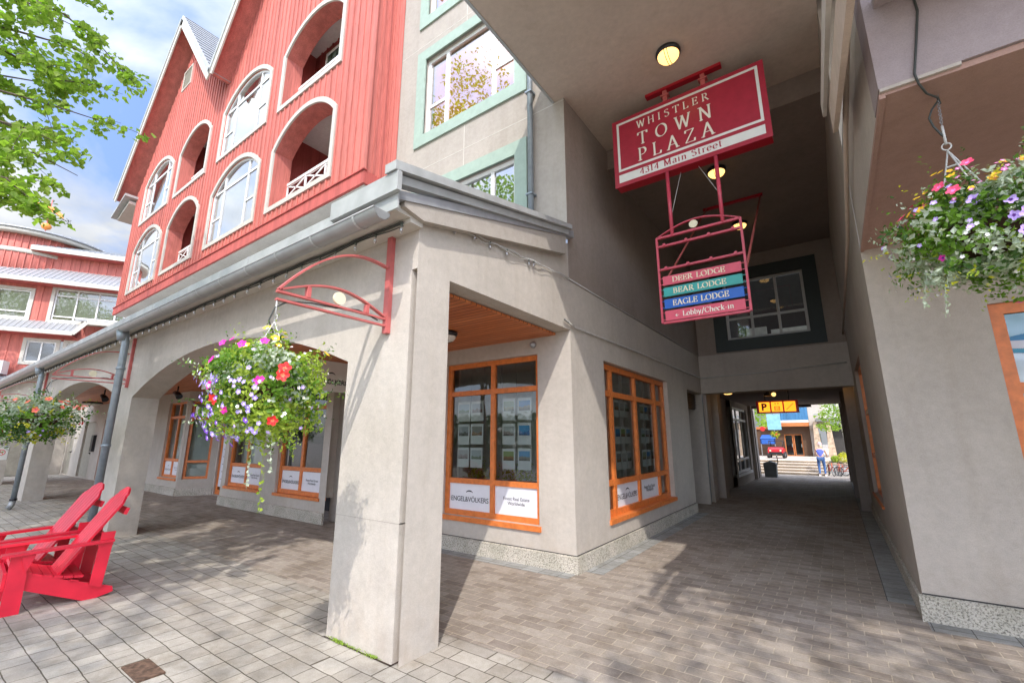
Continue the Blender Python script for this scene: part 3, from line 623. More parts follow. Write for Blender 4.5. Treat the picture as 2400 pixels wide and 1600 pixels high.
# passage side wall: openings are the shop window and the grilled doorway
mb = MB()
facade(mb, YS, 12.4, 0, 3.75, [(6.25, 9.43, .47, 2.77), (10.95, 12.401, -.001, 2.75)], PX(XB), .5)
mb.build('passage_wall', 'stucco', lodge)
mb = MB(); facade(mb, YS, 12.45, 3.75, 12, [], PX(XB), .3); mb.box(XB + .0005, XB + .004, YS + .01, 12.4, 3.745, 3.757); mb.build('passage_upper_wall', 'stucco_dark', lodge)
# plinths
mb = MB()
def plinth_x(x0, x1, y, s=.2): mb.prism([(y - .035, 0), (y - .035, s - .012), (y - .001, s), (y - .001, 0)], lambda u, v, w: (w, u, v), x0, x1)
for a, b, h_ in ((-12.75, -8.15, .22), (-22.7, -15.6, .22)): mb = MB(); plinth_x(a, b, YS, h_); mb.build('plinth', 'plinth', lodge)
mb = MB(); plinth_x(-5.35, XB + .03, YS)
mb.box(XB + .001, XB + .035, YS - .034, 10.95, 0, .196); mb.build('plinth', 'plinth', lodge)
mb = MB(); mb.prism([(0, 0), (al, 0), (al, -.03), (0, -.03)], lambda u, v, w: ax + au * u + an * v + Vector((0, 0, w)), 0, .2)
mb.build('plinth', 'plinth', lodge)
mb = MB()   # dark joint above the plinth and ground gap
mb.box(XB + .001, XB + .006, YS, 10.94, .2, .209); mb.box(-5.35, XB, YS - .006, YS - .001, .2, .209); mb.build('joint', 'room_dark', lodge)
# --- upper stucco wall and its windows
UW = [(-5.88, -3.66, 7.42, 9.18), (-5.88, -3.66, 4.5, 6.07), (-5.88, -3.66, 10.27, 12.0)]
mb = MB(); facade(mb, -7.05, XB, 4.42, 14, UW, PY(YS), .25); mb.build('upper_wall', 'stucco_upper', lodge)
mb = MB()
for z in (6.66, 9.58): mb = MB(); mb.box(-6.65, XB, YS - .002, YS + .006, z, z + .014); mb.build('reveal_joint', 'trim_beige', lodge)
mb = MB(); mb.box(-4.8, -4.786, YS - .002, YS + .006, 6.3, 7.17); mb.build('reveal_joint', 'trim_beige', lodge); mb = MB(); mb.box(-4.8, -4.786, YS - .002, YS + .006, 9.42, 10.03); mb.build('reveal_joint', 'trim_beige', lodge)
for i, (a, b, c, d) in enumerate(UW):
    P = PY(YS); wf = window(lodge, P, a, b, c, d, .06, .075, [-5.34, -4.18], [], 'white_paint', 'glass_upper', rails=[(a, -5.34, c + (d - c) * .37), (-4.18, b, c + (d - c) * .37)])
    t = MB(); ring(t, [(a, c), (b, c), (b, d), (a, d)], .235, P, -.035, .02); t.build('window_trim', 'trim_green', wf)
    bl = MB(); n = int((d - c) / .055)
    for k in range(n):
        z = c + (k + .5) * (d - c) / n; bl.face([P(a + .03, z - .018, .20), P(b - .03, z - .018, .20), P(b - .03, z + .022, .235), P(a + .03, z + .022, .235)])
    bl.build('blind', 'interior_glow' if i != 1 else 'blind_cream', wf)
    r = MB(); r.box(a, b, YS + .249, YS + .26, c, d); r.build('room_back', 'interior_glow' if i != 1 else 'room_wall', wf)
mb = MB(); mb.tube([(-3.32, 5.12, 11.5), (-3.32, 5.12, 4.55)], .045, 12)
for z in (5.2, 7.0, 9): mb.box(-3.38, -3.26, 5.06, 5.19, z, z + .03)
mb.build('downspout', 'pipe_metal', lodge)
# --- red bay
YR = 4.75
bay_top1 = lambda u: 13.1 + (17.3 - 13.1) * (1 - abs(u + 19.2) / 4.2) if u > -19.2 else 11.4 + (17.3 - 11.4) * (1 - (-19.2 - u) / 4.9)
def bay_top(u):
    if u < -15.0: return max(bay_top1(u), 10.9)
    return 13.1 + (18.9 - 13.1) * (1 - abs(u + 11.0) / 4.0)
win_l = [(-22.28, -19.35), (-14.85, -11.9)]; open_l = [(-18.55, -16.0), (-11.05, -8.38)]
levels = [(7.3, 8.93, 9.58), (10.28, 11.88, 12.52)]
holes = []
for a, b in win_l + open_l:
    for zb, zs, za in levels: holes.append((a, b, zb, arc_top(a, b, zs, za)))
holes.append((-19.95, -19.15, 15.45, 16.25))
mb = MB(); facade(mb, -23.53, -7.04, 6.6, bay_top, holes, PY(YR), .12, du=.1)
mb.box(-7.05, -7.04, YR, YS, 6.6, 14.6); mb.box(-23.53, -23.52, YR, YS + 6, 6.6, 11.2)
mb.face([(-7.04, YS - .012, 6.6), (-6.65, YS - .012, 6.6), (-6.65, YS - .012, 14.5), (-7.04, YS - .012, 14.5)])
# battens
rs = random.Random(3)
u = -23.5
while u < -7.05:
    wd = .055; u1 = u + wd; c = (u + u1) / 2
    cuts = sorted([(h[2] - .14, (h[3](c) if callable(h[3]) else h[3]) + .14) for h in holes if h[0] - .15 < c < h[1] + .15])
    lo = 6.86; top_ = bay_top(c) - .05
    cc = [( min(max(c, h[0] + 1e-3), h[1] - 1e-3), h) for h in holes if h[0] - .15 < c < h[1] + .15]
    segs = []; l = lo
    for x_, h in sorted(cc, key=lambda t: t[1][2]):
        tz = h[3](x_) if callable(h[3]) else h[3]; segs.append((l, h[2] - .13)); l = tz + .15
    segs.append((l, top_))
    for a, b in segs:
        if b - a > .05: mb.box(u, u1, YR - .024, YR - .0005, a, b)
    u += .235
for yy in (4.9, 5.06): mb.box(-7.0395, -7.015, yy, yy + .05, 6.86, 14.4)
for xx in (-6.98, -6.85, -6.69): mb.box(xx, xx + .03, YS - .034, YS - .0125, 6.6, 14.4)
bay = mb.build('bay_wall', 'red_siding', lodge)
mb = MB(); mb.box(-23.58, -6.985, YR - .06, YR - .001, 6.55, 6.83); mb.box(-23.6, -6.96, YR - .09, YR - .001, 6.835, 6.86)
mb.box(-7.039, -6.985, YR + .001, YS - .02, 6.55, 6.83); mb.build('bay_skirt', 'red_trim', bay)
mb = MB(); mb.box(-23.5, -7.05, YR, YS + .3, 6.53, 6.56); mb.box(-23.5, -7.05, YS, YS + .05, 4.4, 6.54); mb.build('bay_soffit', 'plaster_white', lodge)
# arched windows of the bay
def trimring(par, a, b, zb, tp, y=YR):
    t = MB(); ring(t, outline(a, b, zb, tp), .125, PY(y), -.045, .0); t.build('arch_trim', 'trim_beige', par)
for a, b in win_l:
    for zb, zs, za in levels:
        tp = arc_top(a, b, zs, za); wdt = b - a
        wf = window(lodge, PY(YR), a, b, zb, zb, .03, .07, [a + wdt * .24, a + wdt * .76], [zs + .03], 'white_paint', 'glass_upper', top=tp, rails=[(a, a + wdt * .24, zb + .78), (a + wdt * .76, b, zb + .78)])
        trimring(wf, a, b, zb, tp)
        if True:
            r = MB(); r.box(a, b, YR + .118, YR + .13, zb, zs); r.build('curtain', 'blind_cream' if zb < 8 else 'curtain', wf)
for a, b in open_l:
    for zb, zs, za in levels:
        tp = arc_top(a, b, zs, za); lg = MB(); pts = outline(a, b, zb, tp, 16); P = PY(YR)
        for k in range(len(pts)):
            p, q = pts[k], pts[(k + 1) % len(pts)]; lg.face([P(*p, .12), P(*p, .45), P(*q, .45), P(*q, .12)])
        for xa in range(int((b - a) / .1)): pass
        opening = lg.build('loggia', 'red_siding', lodge)
        trimring(opening, a, b, zb, tp)
        lr = MB(); y0, y1 = YR + .45, YR + (1.9 if zb < 8 else .95)
        lr.face([(a - .3, y1, zb), (b + .3, y1, zb), (b + .3, y1, za + .3), (a - .3, y1, za + .3)]); lr.box(a - .31, a - .3, y0, y1, zb, za + .3); lr.box(b + .3, b + .31, y0, y1, zb, za + .3)
        facade(lr, a - .3, b + .3, zb, za + .3, [(a, b, zb, tp)], PY(y0), .02, reveals=False)
        x_ = a
        while x_ < b + .3: lr.box(x_, x_ + .05, y1 - .03, y1 - .002, zb, za + .28); x_ += .28
        lr.build('loggia_wall', 'dark_red_siding', opening)
        lc = MB(); lc.box(a - .3, b + .3, y0, y1, za + .28, za + .3); lc.build('loggia_ceiling', 'plaster_white', opening); lc = MB(); lc.box(a - .3, b + .3, y0, y1, zb - .02, zb); lc.build('loggia_floor', 'plaster_white', opening)
        zr = .42; rl = MB(); yr = YR + .42; rl.box(a, b, yr - .03, yr + .03, zb + .42 + zr, zb + .49 + zr); rl.box(a, b, yr - .02, yr + .02, zb + .05 + zr, zb + .09 + zr)
        n = 3; s_ = (b - a) / n
        for k in range(n):
            for p, q in (((a + k * s_, zb + .09 + zr), (a + (k + 1) * s_, zb + .42 + zr)), ((a + k * s_, zb + .42 + zr), (a + (k + 1) * s_, zb + .09 + zr))): rl.bar((p[0], yr, p[1]), (q[0], yr, q[1]), .02, .035)
            rl.box(a + k * s_ - .02, a + k * s_ + .02, yr - .02, yr + .02, zb + .05 + zr, zb + .42 + zr)
        rl.build('railing', 'white_paint', opening)
        if zb > 8:
            ww = window(opening, PY(y1 - .04), a + .35, b + .25, zb + .2, za, -.02, .06, [b - .6], [], 'white_paint', 'glass_upper', name='loggia_window'); q = MB(); q.box(a + .4, b + .2, y1 - .03, y1 - .025, zb + .25, za - .05); q.build('curtain', 'curtain', ww)
        if zb < 8 and a > -12:
            dr = MB(); dr.box(b - 1.7, b - .75, y1 - .06, y1 - .031, zb, zb + 1.75); dd = dr.build('loggia_door', 'white_paint', opening)
            dr = MB(); dr.face([(b - 1.62, y1 - .065, zb + .1), (b - .83, y1 - .065, zb + .1), (b - .83, y1 - .065, zb + 1.67), (b - 1.62, y1 - .065, zb + 1.67)]); dr.build('pane', 'glass_upper', dd)
mb = MB(); mb.box(-19.95, -19.15, YR + .05, YR + .06, 15.45, 16.25)
for k in range(7): mb.obox((-19.55, YR + .02, 15.52 + k * .11), (.39, 0, 0), (0, .03, -.025), (0, .004, .004))
ring(mb, [(-19.95, 15.45), (-19.15, 15.45), (-19.15, 16.25), (-19.95, 16.25)], .06, PY(YR), -.03, .02); mb.build('gable_vent', 'trim_beige', bay)
# red gable soffits + beige barge boards + roof planes
def gable(ax_, az, bx_, bz, nm, y0=4.15, y1=9.5, th=.22, surf='roof_metal'):
    d = Vector((bx_ - ax_, 0, bz - az)).normalized(); n_ = Vector((-d.z, 0, d.x)); n_ = n_ if n_.z > 0 else -n_
    def slab(o0, o1, ya, yb, m, name, par):
        q = MB(); A_ = Vector((ax_, 0, az)); B_ = Vector((bx_, 0, bz)); a0, a1 = A_ + n_ * o0, A_ + n_ * o1; b0, b1 = B_ + n_ * o0, B_ + n_ * o1
        q.prism([(a0.x, a0.z), (b0.x, b0.z), (b1.x, b1.z), (a1.x, a1.z)], lambda u, v, w: (u, w, v), ya, yb); return q.build(name, m, par)
    r = slab(.0, .10, y0 + .02, y1, surf, 'roof', lodge)
    slab(-.02, -.001, y0 + .05, YR + .1, 'red_siding', 'roof_soffit', r)
    slab(-.24, .0, y0, y0 + .045, 'trim_beige', 'barge_board', r)
    slab(.001, .13, y0 - .03, y0 + .019, 'metal_flashing', 'verge_flashing', r)
    A_ = Vector((ax_, 0, az)); B_ = Vector((bx_, 0, bz)); Ln = (B_ - A_).length; q = MB(); k = 0
    while k * .4 < Ln:
        p = A_ + (B_ - A_) * (k * .4 / Ln) + n_ * .11; q.obox((p.x, (y0 + y1) / 2, p.z), (0, (y1 - y0) / 2 - .05, 0), d * .02, n_ * .02); k += 1
    q.build('standing_seam', surf, r)
gable(-24.3, 11.75, -19.2, 18.0, 'a'); gable(-19.2, 18.0, -15.0, 13.12, 'b'); gable(-15.0, 13.12, -11.0, 19.0, 'c'); gable(-11.0, 19.0, -6.6, 12.6, 'd')
mb = MB(); mb.prism([(-25.1, 11.2), (-23.4, 11.75), (-23.4, 11.85), (-25.1, 11.3)], lambda u, v, w: (u, w, v), 4.3, 12); ev = mb.build('eave', 'metal_flashing', lodge)
mb = MB(); mb.prism([(-24.9, 11.22), (-23.53, 11.62), (-23.53, 11.5), (-24.9, 11.1)], lambda u, v, w: (u, w, v), 4.5, 12); mb.build('eave_soffit', 'trim_beige', ev)
# --- portal canopy and passage ceilings
mb = MB(); mb.box(-2.93, 8.5, 2.5, YS - .001, 6.72, 7.49); mb.box(-2.96, 8.5, 2.46, YS - .001, 6.70, 6.719); mb.build('portal_canopy', 'soffit_paint', lodge)
mb = MB(); mb.box(-2.96, -2.92, 2.44, YS - .003, 6.69, 6.78); mb.build('canopy_edge', 'metal_flashing', lodge)
mb = MB(); mb.box(XB, .449, YS, 6.8, 6.701, 6.8); mb.build('front_soffit', 'soffit_paint', lodge)
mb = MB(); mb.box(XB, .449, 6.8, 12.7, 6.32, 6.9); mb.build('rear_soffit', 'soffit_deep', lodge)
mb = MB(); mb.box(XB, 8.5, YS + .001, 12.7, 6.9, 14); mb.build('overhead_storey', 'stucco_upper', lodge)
# --- rear wall of the tall part with its window, beam over the tunnel
BW = (-2.0, -.2, 4.1, 5.67)
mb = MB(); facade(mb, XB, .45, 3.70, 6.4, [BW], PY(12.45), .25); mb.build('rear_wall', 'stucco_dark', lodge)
wf = window(lodge, PY(12.45), *BW, .05, .06, [-1.4, -.8], [4.66], 'frame_grey', 'glass')
t = MB(); ring(t, [(BW[0], BW[2]), (BW[1], BW[2]), (BW[1], BW[3]), (BW[0], BW[3])], .3, PY(12.45), -.03, .02); t.build('window_trim', 'trim_dark_green', wf)
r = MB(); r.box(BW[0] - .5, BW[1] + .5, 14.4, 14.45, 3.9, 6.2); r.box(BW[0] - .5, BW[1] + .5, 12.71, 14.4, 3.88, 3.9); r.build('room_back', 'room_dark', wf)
r = MB(); r.box(-1.7, -1.2, 13.6, 13.65, 3.95, 4.6); r.box(-1.15, -.3, 14.2, 14.25, 4.3, 4.62); r.build('furniture', 'room_wall', wf)
mb = MB(); mb.box(XB, .45, 12.4, 12.8, 2.76, 3.75); mb.build('tunnel_beam', 'stucco_right', lodge)
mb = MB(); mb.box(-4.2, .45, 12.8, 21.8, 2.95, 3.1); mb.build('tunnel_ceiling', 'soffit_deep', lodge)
mb = MB(); mb.box(-3.3, -.7, 21.5, 21.8, 2.86, 2.949); mb.build('tunnel_end_beam', 'stucco_dark', lodge)
# tunnel left side: doorway recess, pilasters, window wall
mb = MB()
mb.box(-4.0, XB - .5, 10.7, 10.949, 0, 2.76)
mb.box(-3.9, XB, 12.88, 13.35, 0, 2.95); mb.box(-4.1, -3.35, 13.35, 13.9, 0, 2.95); mb.box(-3.9, -2.68, 13.9, 14.34, 0, 2.95); mb.box(-3.6, -3.05, 14.34, 17.2, 0, 2.95); mb.build('tunnel_wall', 'stucco_right', lodge); mb = MB()
facade(mb, 17.2, 21.0, 0, 2.95, [(17.5, 20.5, .4, 2.74)], PX(-2.92), .3)
mb.box(-3.9, -2.8, 21.0, 21.25, 0, 2.95); mb.build('tunnel_wall', 'stucco_right', lodge); mb = MB(); mb.box(-3.9, -2.85, 21.95, 22.4, 0, 2.95)
mb.build('tunnel_wall', 'stucco_right', lodge)
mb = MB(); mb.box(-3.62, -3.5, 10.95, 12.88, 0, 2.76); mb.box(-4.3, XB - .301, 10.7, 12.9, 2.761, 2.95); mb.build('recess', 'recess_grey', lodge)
mb = MB(); mb.box(-3.3, -2.93, 21.25, 21.95, 0, 2.95); mb.box(-4.0, -3.9, 17, 21, 0, 2.95); mb.build('tunnel_door', 'room_dark', lodge)
mb = MB(); mb.box(-3.0, -2.95, 10.96, 12.4, 2.35, 2.74)
for k in range(9): mb.box(-2.95, -2.92, 10.96, 12.4, 2.38 + k * .04, 2.395 + k * .04)
mb.build('roller_grille', 'dark_metal', lodge)
mb = MB(); mb.tube([(-2.83, 12.55, 2.75), (-2.83, 12.55, 0)], .03, 10); mb.tube([(-2.83, 12.7, 2.75), (-2.83, 12.7, 0)], .022, 10); mb.build('conduit', 'pipe_metal', lodge)
window(lodge, PX(-2.92), 17.5, 20.5, .4, 2.74, .05, .08, [18.5, 19.5], [.87, 2.3], 'white_paint', 'glass', sill=.12)
# long string of conduit along the passage wall
mb = MB(); mb.tube([(XB + .03, 5.25, 3.10), (XB + .03, 5.0, 3.14), (XB + .025, 5.3, 3.09), (XB + .025, 8, 3.13), (XB + .025, 12.38, 3.16), (-1.2, 12.375, 3.2), (.38, 12.375, 3.28)], .014, 6); mb.build('wall_cable', 'wire_white', lodge)
# --- shop interior
mb = MB(); mb.box(-8.0, -7.95, 6.5, 10.6, .02, 2.95); mb.box(-8.0, -3.26, 10.6, 10.65, .02, 2.95); mb.box(-8.0, -3.3, 5.52, 10.6, .012, .03); mb.box(-5.04, -5.0, 5.5, 6.6, .02, 2.95); mb.build('shop_room', 'room_wall', lodge)
mb = MB(); mb.box(-8.0, -3.26, 5.51, 10.6, 2.93, 2.98); mb.build('shop_ceiling', 'plaster_white', lodge)
mb = MB(); mb.box(-30.0, -29.8, 1.9, 5.19, 0, 3.0); mb.build('end_wall', 'stucco', lodge)
mb = MB(); mb.box(-29.79, -29.75, 3.2, 4.3, .02, 2.2); mb.build('end_door', 'door_beige', lodge)
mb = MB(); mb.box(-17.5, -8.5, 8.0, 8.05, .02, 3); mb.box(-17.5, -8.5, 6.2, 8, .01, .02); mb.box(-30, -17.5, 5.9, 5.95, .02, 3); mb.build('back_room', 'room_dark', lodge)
mb = MB()   # low display shelf with planters behind the glass
mb.box(-4.95, -3.4, 5.56, 5.9, .5, .56); mb.build('window_shelf', 'crimson', lodge)
def card_text(parent, a, b, c, d, P, w, first=True):
    """white vinyl infill panel with its lettering"""
    cx = (a + b) / 2; wd = b - a; t = MB(); R = (P(1, 0, 0) - P(0, 0, 0)) if isinstance(P(0, 0, 0), Vector) else Vector(P(1, 0, 0)) - Vector(P(0, 0, 0))
    pb = MB(); pbox(pb, P, a, b, c, d, w, w + .01); v = pb.build('vinyl_panel', 'vinyl_white', parent)
    if first:
        text("ENGEL&V\u00d6LKERS", wd * .125, P(cx, c + (d - c) * .32, w - .004), R, (0, 0, 1), t, .92)
        t.build('lettering', 'text_black', v); t = MB()
        n = 10; r0 = wd * .085; o = (cx, c + (d - c) * .60)
        for k in range(n):
            t0, t1 = radians(25 + 130 * k / n), radians(25 + 130 * (k + 1) / n); th = lambda t_: r0 * (.28 * sin(t_) ** 2 + .08)
            t.face([P(o[0] + (r0 - th(t0)) * cos(t0) * 1.1, o[1] + (r0 - th(t0)) * sin(t0) * .8, w - .004), P(o[0] + r0 * cos(t0) * 1.1, o[1] + r0 * sin(t0) * .8, w - .004), P(o[0] + r0 * cos(t1) * 1.1, o[1] + r0 * sin(t1) * .8, w - .004), P(o[0] + (r0 - th(t1)) * cos(t1) * 1.1, o[1] + (r0 - th(t1)) * sin(t1) * .8, w - .004)])
    else:
        text("Finest Real Estate", wd * .085, P(cx, c + (d - c) * .52, w - .004), R, (0, 0, 1), t); text("Worldwide", wd * .085, P(cx, c + (d - c) * .36, w - .004), R, (0, 0, 1), t)
    t.build('emblem' if first else 'lettering', 'text_black', v)
# front shop window
P = PY(YS); a, b, c, d = W1
wf = window(lodge, P, a, b, c, d, .07, .075, [-4.14], [2.3, .98], 'orange_wood', 'glass', fd=.07, sill=.09)
card_text(wf, a + .07, -4.18, c + .07, .95, P, .10, True); card_text(wf, -4.10, b - .07, c + .07, .95, P, .10, False)
# bay windows beyond, half hidden by the basket
for a, b in ((-10.1, -8.38), (-12.53, -10.8), (-17.1, -15.72)):
    m_ = (a + b) / 2; wf = window(lodge, P, a, b, .47, 2.73, .07, .08, [m_], [.98, 2.25], 'orange_wood', 'glass', fd=.07, sill=.08)
    card_text(wf, a + .08, m_ - .04, .55, .93, P, .10, True); card_text(wf, m_ + .04, b - .08, .55, .93, P, .10, False)
    cb = MB(); n = 24; x0, x1 = a + .05, b - .05
    if a < -10.5:
        for k in range(n): cb.face([P(x0 + (x1 - x0) * k / n, 1.0, .32 + .03 * (k % 2)), P(x0 + (x1 - x0) * (k + 1) / n, 1.0, .32 + .03 * ((k + 1) % 2)), P(x0 + (x1 - x0) * (k + 1) / n, 2.7, .32 + .03 * ((k + 1) % 2)), P(x0 + (x1 - x0) * k / n, 2.7, .32 + .03 * (k % 2))])
        cb.build('curtain', 'curtain', wf)
wf = window(lodge, PA, .1, .74, .46, 2.7, .05, .07, [], [.95, 2.2], 'orange_wood', 'glass', fd=.06)
cb = MB(); cb.face([PA(.1, .5, .2), PA(.74, .5, .2), PA(.74, 2.7, .2), PA(.1, 2.7, .2)]); cb.build('curtain', 'curtain', wf)
# doors of the arcade
def door(a, b, y, z1, mat, gl, name='door'):
    P = PY(y); dm = MB()
    if gl: ring(dm, outline(a, b, .03, z1), -.12, P, .05, .10)
    else: pbox(dm, P, a, b, .03, z1, .08, .13)
    o = dm.build(name, mat, lodge)
    if gl: g = MB(); g.face([P(a + .12, .15, .08), P(b - .12, .15, .08), P(b - .12, z1 - .12, .08), P(a + .12, z1 - .12, .08)]); g.build('pane', 'glass', o)
    h = MB(); hx = b - .2; h.box(hx, hx + .05, y + .0, y + .06, .98, 1.06); h.box(hx - .12, hx + .05, y - .02, y + .0, 1.01, 1.04); h.build('handle', 'dark_metal', o); return o
dd = door(-15.02, -13.2, 5.95, 2.75, 'orange_wood', True, 'entrance_door')
mb = MB(); mb.box(-14.86, -13.4, 5.99, 6.0, .25, 2.3); hv = mb.build('hours_panel', 'vinyl_white', dd)
mb = MB()
for k in range(9): z = .45 + k * .21; mb.box(-14.75, -14.62, 5.985, 5.989, z, z + .022); mb.box(-14.4, -14.1, 5.985, 5.989, z, z + .018)
mb.build('hours_lines', 'grey_metal', hv)
door(-8.0, -6.8, 6.2, 2.6, 'orange_wood', True, 'entrance_door'); door(-6.75, -5.5, 6.2, 2.6, 'orange_wood', True, 'entrance_door')
door(-24.0, -22.75, YS, 2.35, 'orange_wood', True, 'entrance_door'); door(-26.9, -25.2, YS, 2.3, 'door_beige', False, 'service_door'); door(-29.6, -28.4, YS, 2.3, 'door_beige', False, 'service_door')
mb = MB(); mb.box(-25.05, -24.75, YS - .1, YS - .001, 1.1, 1.75, .0); mb.build('intercom', 'black_paint', lodge)
# side shop window on the passage
P = PX(XB); wf = window(lodge, P, 6.25, 9.43, .48, 2.76, .09, .085, [6.72, 7.78, 8.86], [.95, 2.3], 'orange_wood', 'glass', fd=.08, sill=.09)
card_text(wf, 6.78, 7.73, .56, .90, P, .13, True); card_text(wf, 7.84, 8.81, .56, .90, P, .13, False)
mb = MB()
for y_ in (6.45, 6.62, 7.62, 8.72, 9.2): mb.box(XB - .34, XB - .31, y_, y_ + .1, .95, 2.76)
mb.build('window_post', 'white_paint', wf)
# small dome camera and sensor
mb = MB(); mb.lathe([(.0, -.05), (.03, -.045), (.045, -.02), (.05, 0)], (-3.34, YS - .03, 2.9), 14, 'y'); mb.build('sensor', 'grey_metal', lodge)

# ================================================================== RIGHT BUILDING
XR, YQ = .45, 5.77
rb = thing('shop_building', 'tan stucco building on the right side of the passage with a teal poster window', 'building', (3, 8, 0))
mb = MB(); facade(mb, XR, 7.5, 0, 3.58, [(1.28, 3.4, .5, 2.82)], PY(YQ), .3); mb.build('front_wall', 'stucco_right', rb)
mb = MB(); facade(mb, YQ, 22.2, 0, 3.4, [(9.1, 11.4, .6, 2.95)], PX(XR, 1), .3)
facade(mb, YQ, 12.45, 3.4, 6.9, [], PX(XR, 1), .3, reveals=False); mb.build('side_wall', 'stucco_right', rb)
mb = MB(); mb.box(XR + .005, XR + .35, 3.061, YQ - .001, 3.58, 4.749); mb.build('side_beam', 'stucco_right', rb)
mb = MB(); mb.box(XR, 8, 3.06, 3.35, 3.6, 4.749); mb.build('front_beam', 'beam_mauve', rb)
mb = MB(); mb.box(XR + .001, 8, YQ, YQ + .3, 4.801, 6.89); mb.build('upper_front_wall', 'stucco_right', rb)
mb = MB(); mb.box(XR + .3, 8, YQ + .3, 15, 6.6, 6.89); mb.build('closing_slab', 'roof_metal', rb)  # unseen slab added to keep sky light out of the hollow shell
mb = MB(); mb.box(XR + .03, 8, 3.08, YQ - .002, 3.56, 3.598); mb.build('porch_soffit', 'soffit_rose', rb)
mb = MB(); mb.box(XR, XR + .029, 3.08, YQ - .002, 3.545, 3.579); mb.build('soffit_trim', 'soffit_rose', rb)
mb = MB(); mb.box(.50, 8, 2.45, 3.059, 4.02 + .12, 4.2); mb.box(.47, 8, 2.38, 2.449, 4.10, 4.3); mb.build('front_eave', 'beam_mauve', rb)
mb = MB(); mb.prism([(1.9, 3.80), (4.35, 4.44), (4.35, 4.18), (1.9, 3.55)], lambda u, v, w: (w, u, v), .30, .335); mb.build('rake_board', 'soffit_paint', rb)
mb = MB(); mb.prism([(1.9, 4.09), (4.75, 4.76), (4.71, 4.59), (1.9, 3.94)], lambda u, v, w: (w, u, v), .27, .299); mb.build('rake_flashing', 'trim_beige', rb)
mb = MB(); mb.box(XR, 8.5, 2.4, YQ, 4.75, 4.8); mb.build('porch_roof', 'roof_metal', rb)
mb = MB(); mb.box(3.6, 4.3, 3.06, 3.45, 0, 3.6); mb.build('pillar', 'stucco_right', rb)
mb = MB(); mb.tube([(.40, 2.6, 4.36), (.40, 4.6, 4.27), (.40, 6.4, 3.95), (.40, 12.39, 3.95)], .02, 8)
mb.build('conduit', 'soffit_paint', rb)
mb = MB(); mb.prism([(YQ - .035, 0), (YQ - .035, .21), (YQ - .001, .225), (YQ - .001, 0)], lambda u, v, w: (w, u, v), XR - .03, 7.5); mb.box(XR - .03, XR - .001, YQ, 22.2, 0, .19); mb.build('plinth', 'plinth', rb)
mb = MB(); mb.box(XR, 7.5, YQ - .008, YQ - .001, .226, .236); mb.build('joint', 'room_dark', rb)
for x, a, b in ((.25, 13.3, 13.75), (.2, 16.0, 16.5), (.25, 19, 19.4), (.2, 21.7, 22.2)): mb = MB(); mb.box(x, XR - .001, a, b, 0, 2.95); mb.build('pilaster', 'stucco_dark', rb)
for x, y_ in ((.3, 17.6), (.33, 15)): mb = MB(); mb.tube([(x, y_, 2.9), (x, y_, .02)], .033, 8); mb.build('drain_pipe', 'dark_metal', rb)
wf = window(rb, PX(XR, 1), 9.1, 11.4, .6, 2.95, .06, .09, [10.25], [1.3, 2.1], 'orange_wood', 'glass', sill=.06)
wf = window(rb, PY(YQ), 1.28, 3.4, .5, 2.82, .04, .10, [2.34], [2.04], 'orange_wood', 'glass', sill=.09)
# poster film behind the panes: flat picture of hills, snow and water
def poster():
    P = PY(YQ); w_ = .075
    def poly(name, pts, mat, w_): q = MB(); q.face([P(x, z, w_) for x, z in pts]); return q.build(name, mat, wf)
    simple('film_sky', (0.004, 0.27, 0.36), .35, var=.05); simple('film_hill', (0.003, 0.17, 0.36), .35, var=.1); simple('film_snow', (.56, .57, .62), .4, var=.05); simple('film_water', (.004, .17, .30), .35, var=.45, vscale=16); simple('film_deep', (.003, .21, .33), .35)
    poly('film_sky', [(1.36, 2.09), (3.35, 2.09), (3.35, 2.78), (1.36, 2.78)], 'film_sky', w_)
    poly('film_snow', [(1.36, 2.09), (3.35, 2.09), (3.35, 2.40), (1.36, 2.36)], 'film_snow', w_ - .003)
    poly('film_hill', [(1.36, 2.46), (1.36, 2.50), (1.5, 2.53), (1.62, 2.56), (1.8, 2.60), (2.1, 2.55), (2.5, 2.63), (3.35, 2.56), (3.35, 2.46), (2.4, 2.475), (1.6, 2.455)], 'film_hill', w_ - .006)
    poly('film_snow_band', [(1.36, 2.40), (1.5, 2.39), (2.0, 2.42), (3.35, 2.41), (3.35, 2.47), (2.4, 2.485), (1.5, 2.465), (1.36, 2.47)], 'film_snow', w_ - .009)
    poly('film_shore', [(1.36, 2.36), (1.5, 2.345), (1.8, 2.35), (3.35, 2.34), (3.35, 2.41), (2.0, 2.40), (1.5, 2.38), (1.36, 2.40)], 'film_deep', w_ - .012)
    poly('film_water', [(1.36, .55), (3.35, .55), (3.35, 2.0), (1.36, 2.0)], 'film_water', w_)
poster()

# ================================================================== THINGS ON AND AROUND THE BUILDINGS
# ---- large hanging sign
t = thing('hanging_sign', 'large crimson sign hanging from the passage ceiling with white town plaza lettering and street address', 'sign', (-1.23, 5.96, 5.3))
SX0, SX1, SZ0, SZ1, SY = -2.27, -.18, 5.31, 6.45, 5.87
mb = MB(); mb.box(SX0 + .012, SX1 - .012, SY + .01, SY + .19, SZ0 + .012, SZ1 - .012); mb.build('cabinet', 'crimson_edge', t)
mb = MB(); mb.box(SX0, SX1, SY, SY + .009, SZ0, SZ1); fp = mb.build('face_panel', 'crimson', t)
mb = MB(); ring(mb, [(-2.2, 5.56), (-.25, 5.56), (-.25, 6.39), (-2.2, 6.39)], -.035, PY(SY - .004), 0, .003); mb.box(-2.2, -.25, SY - .004, SY - .001, 5.375, 5.505); mb.build('border', 'sign_white', fp)
mb = MB(); R_, U_ = (1, 0, 0), (0, 0, 1); y_ = SY - .006
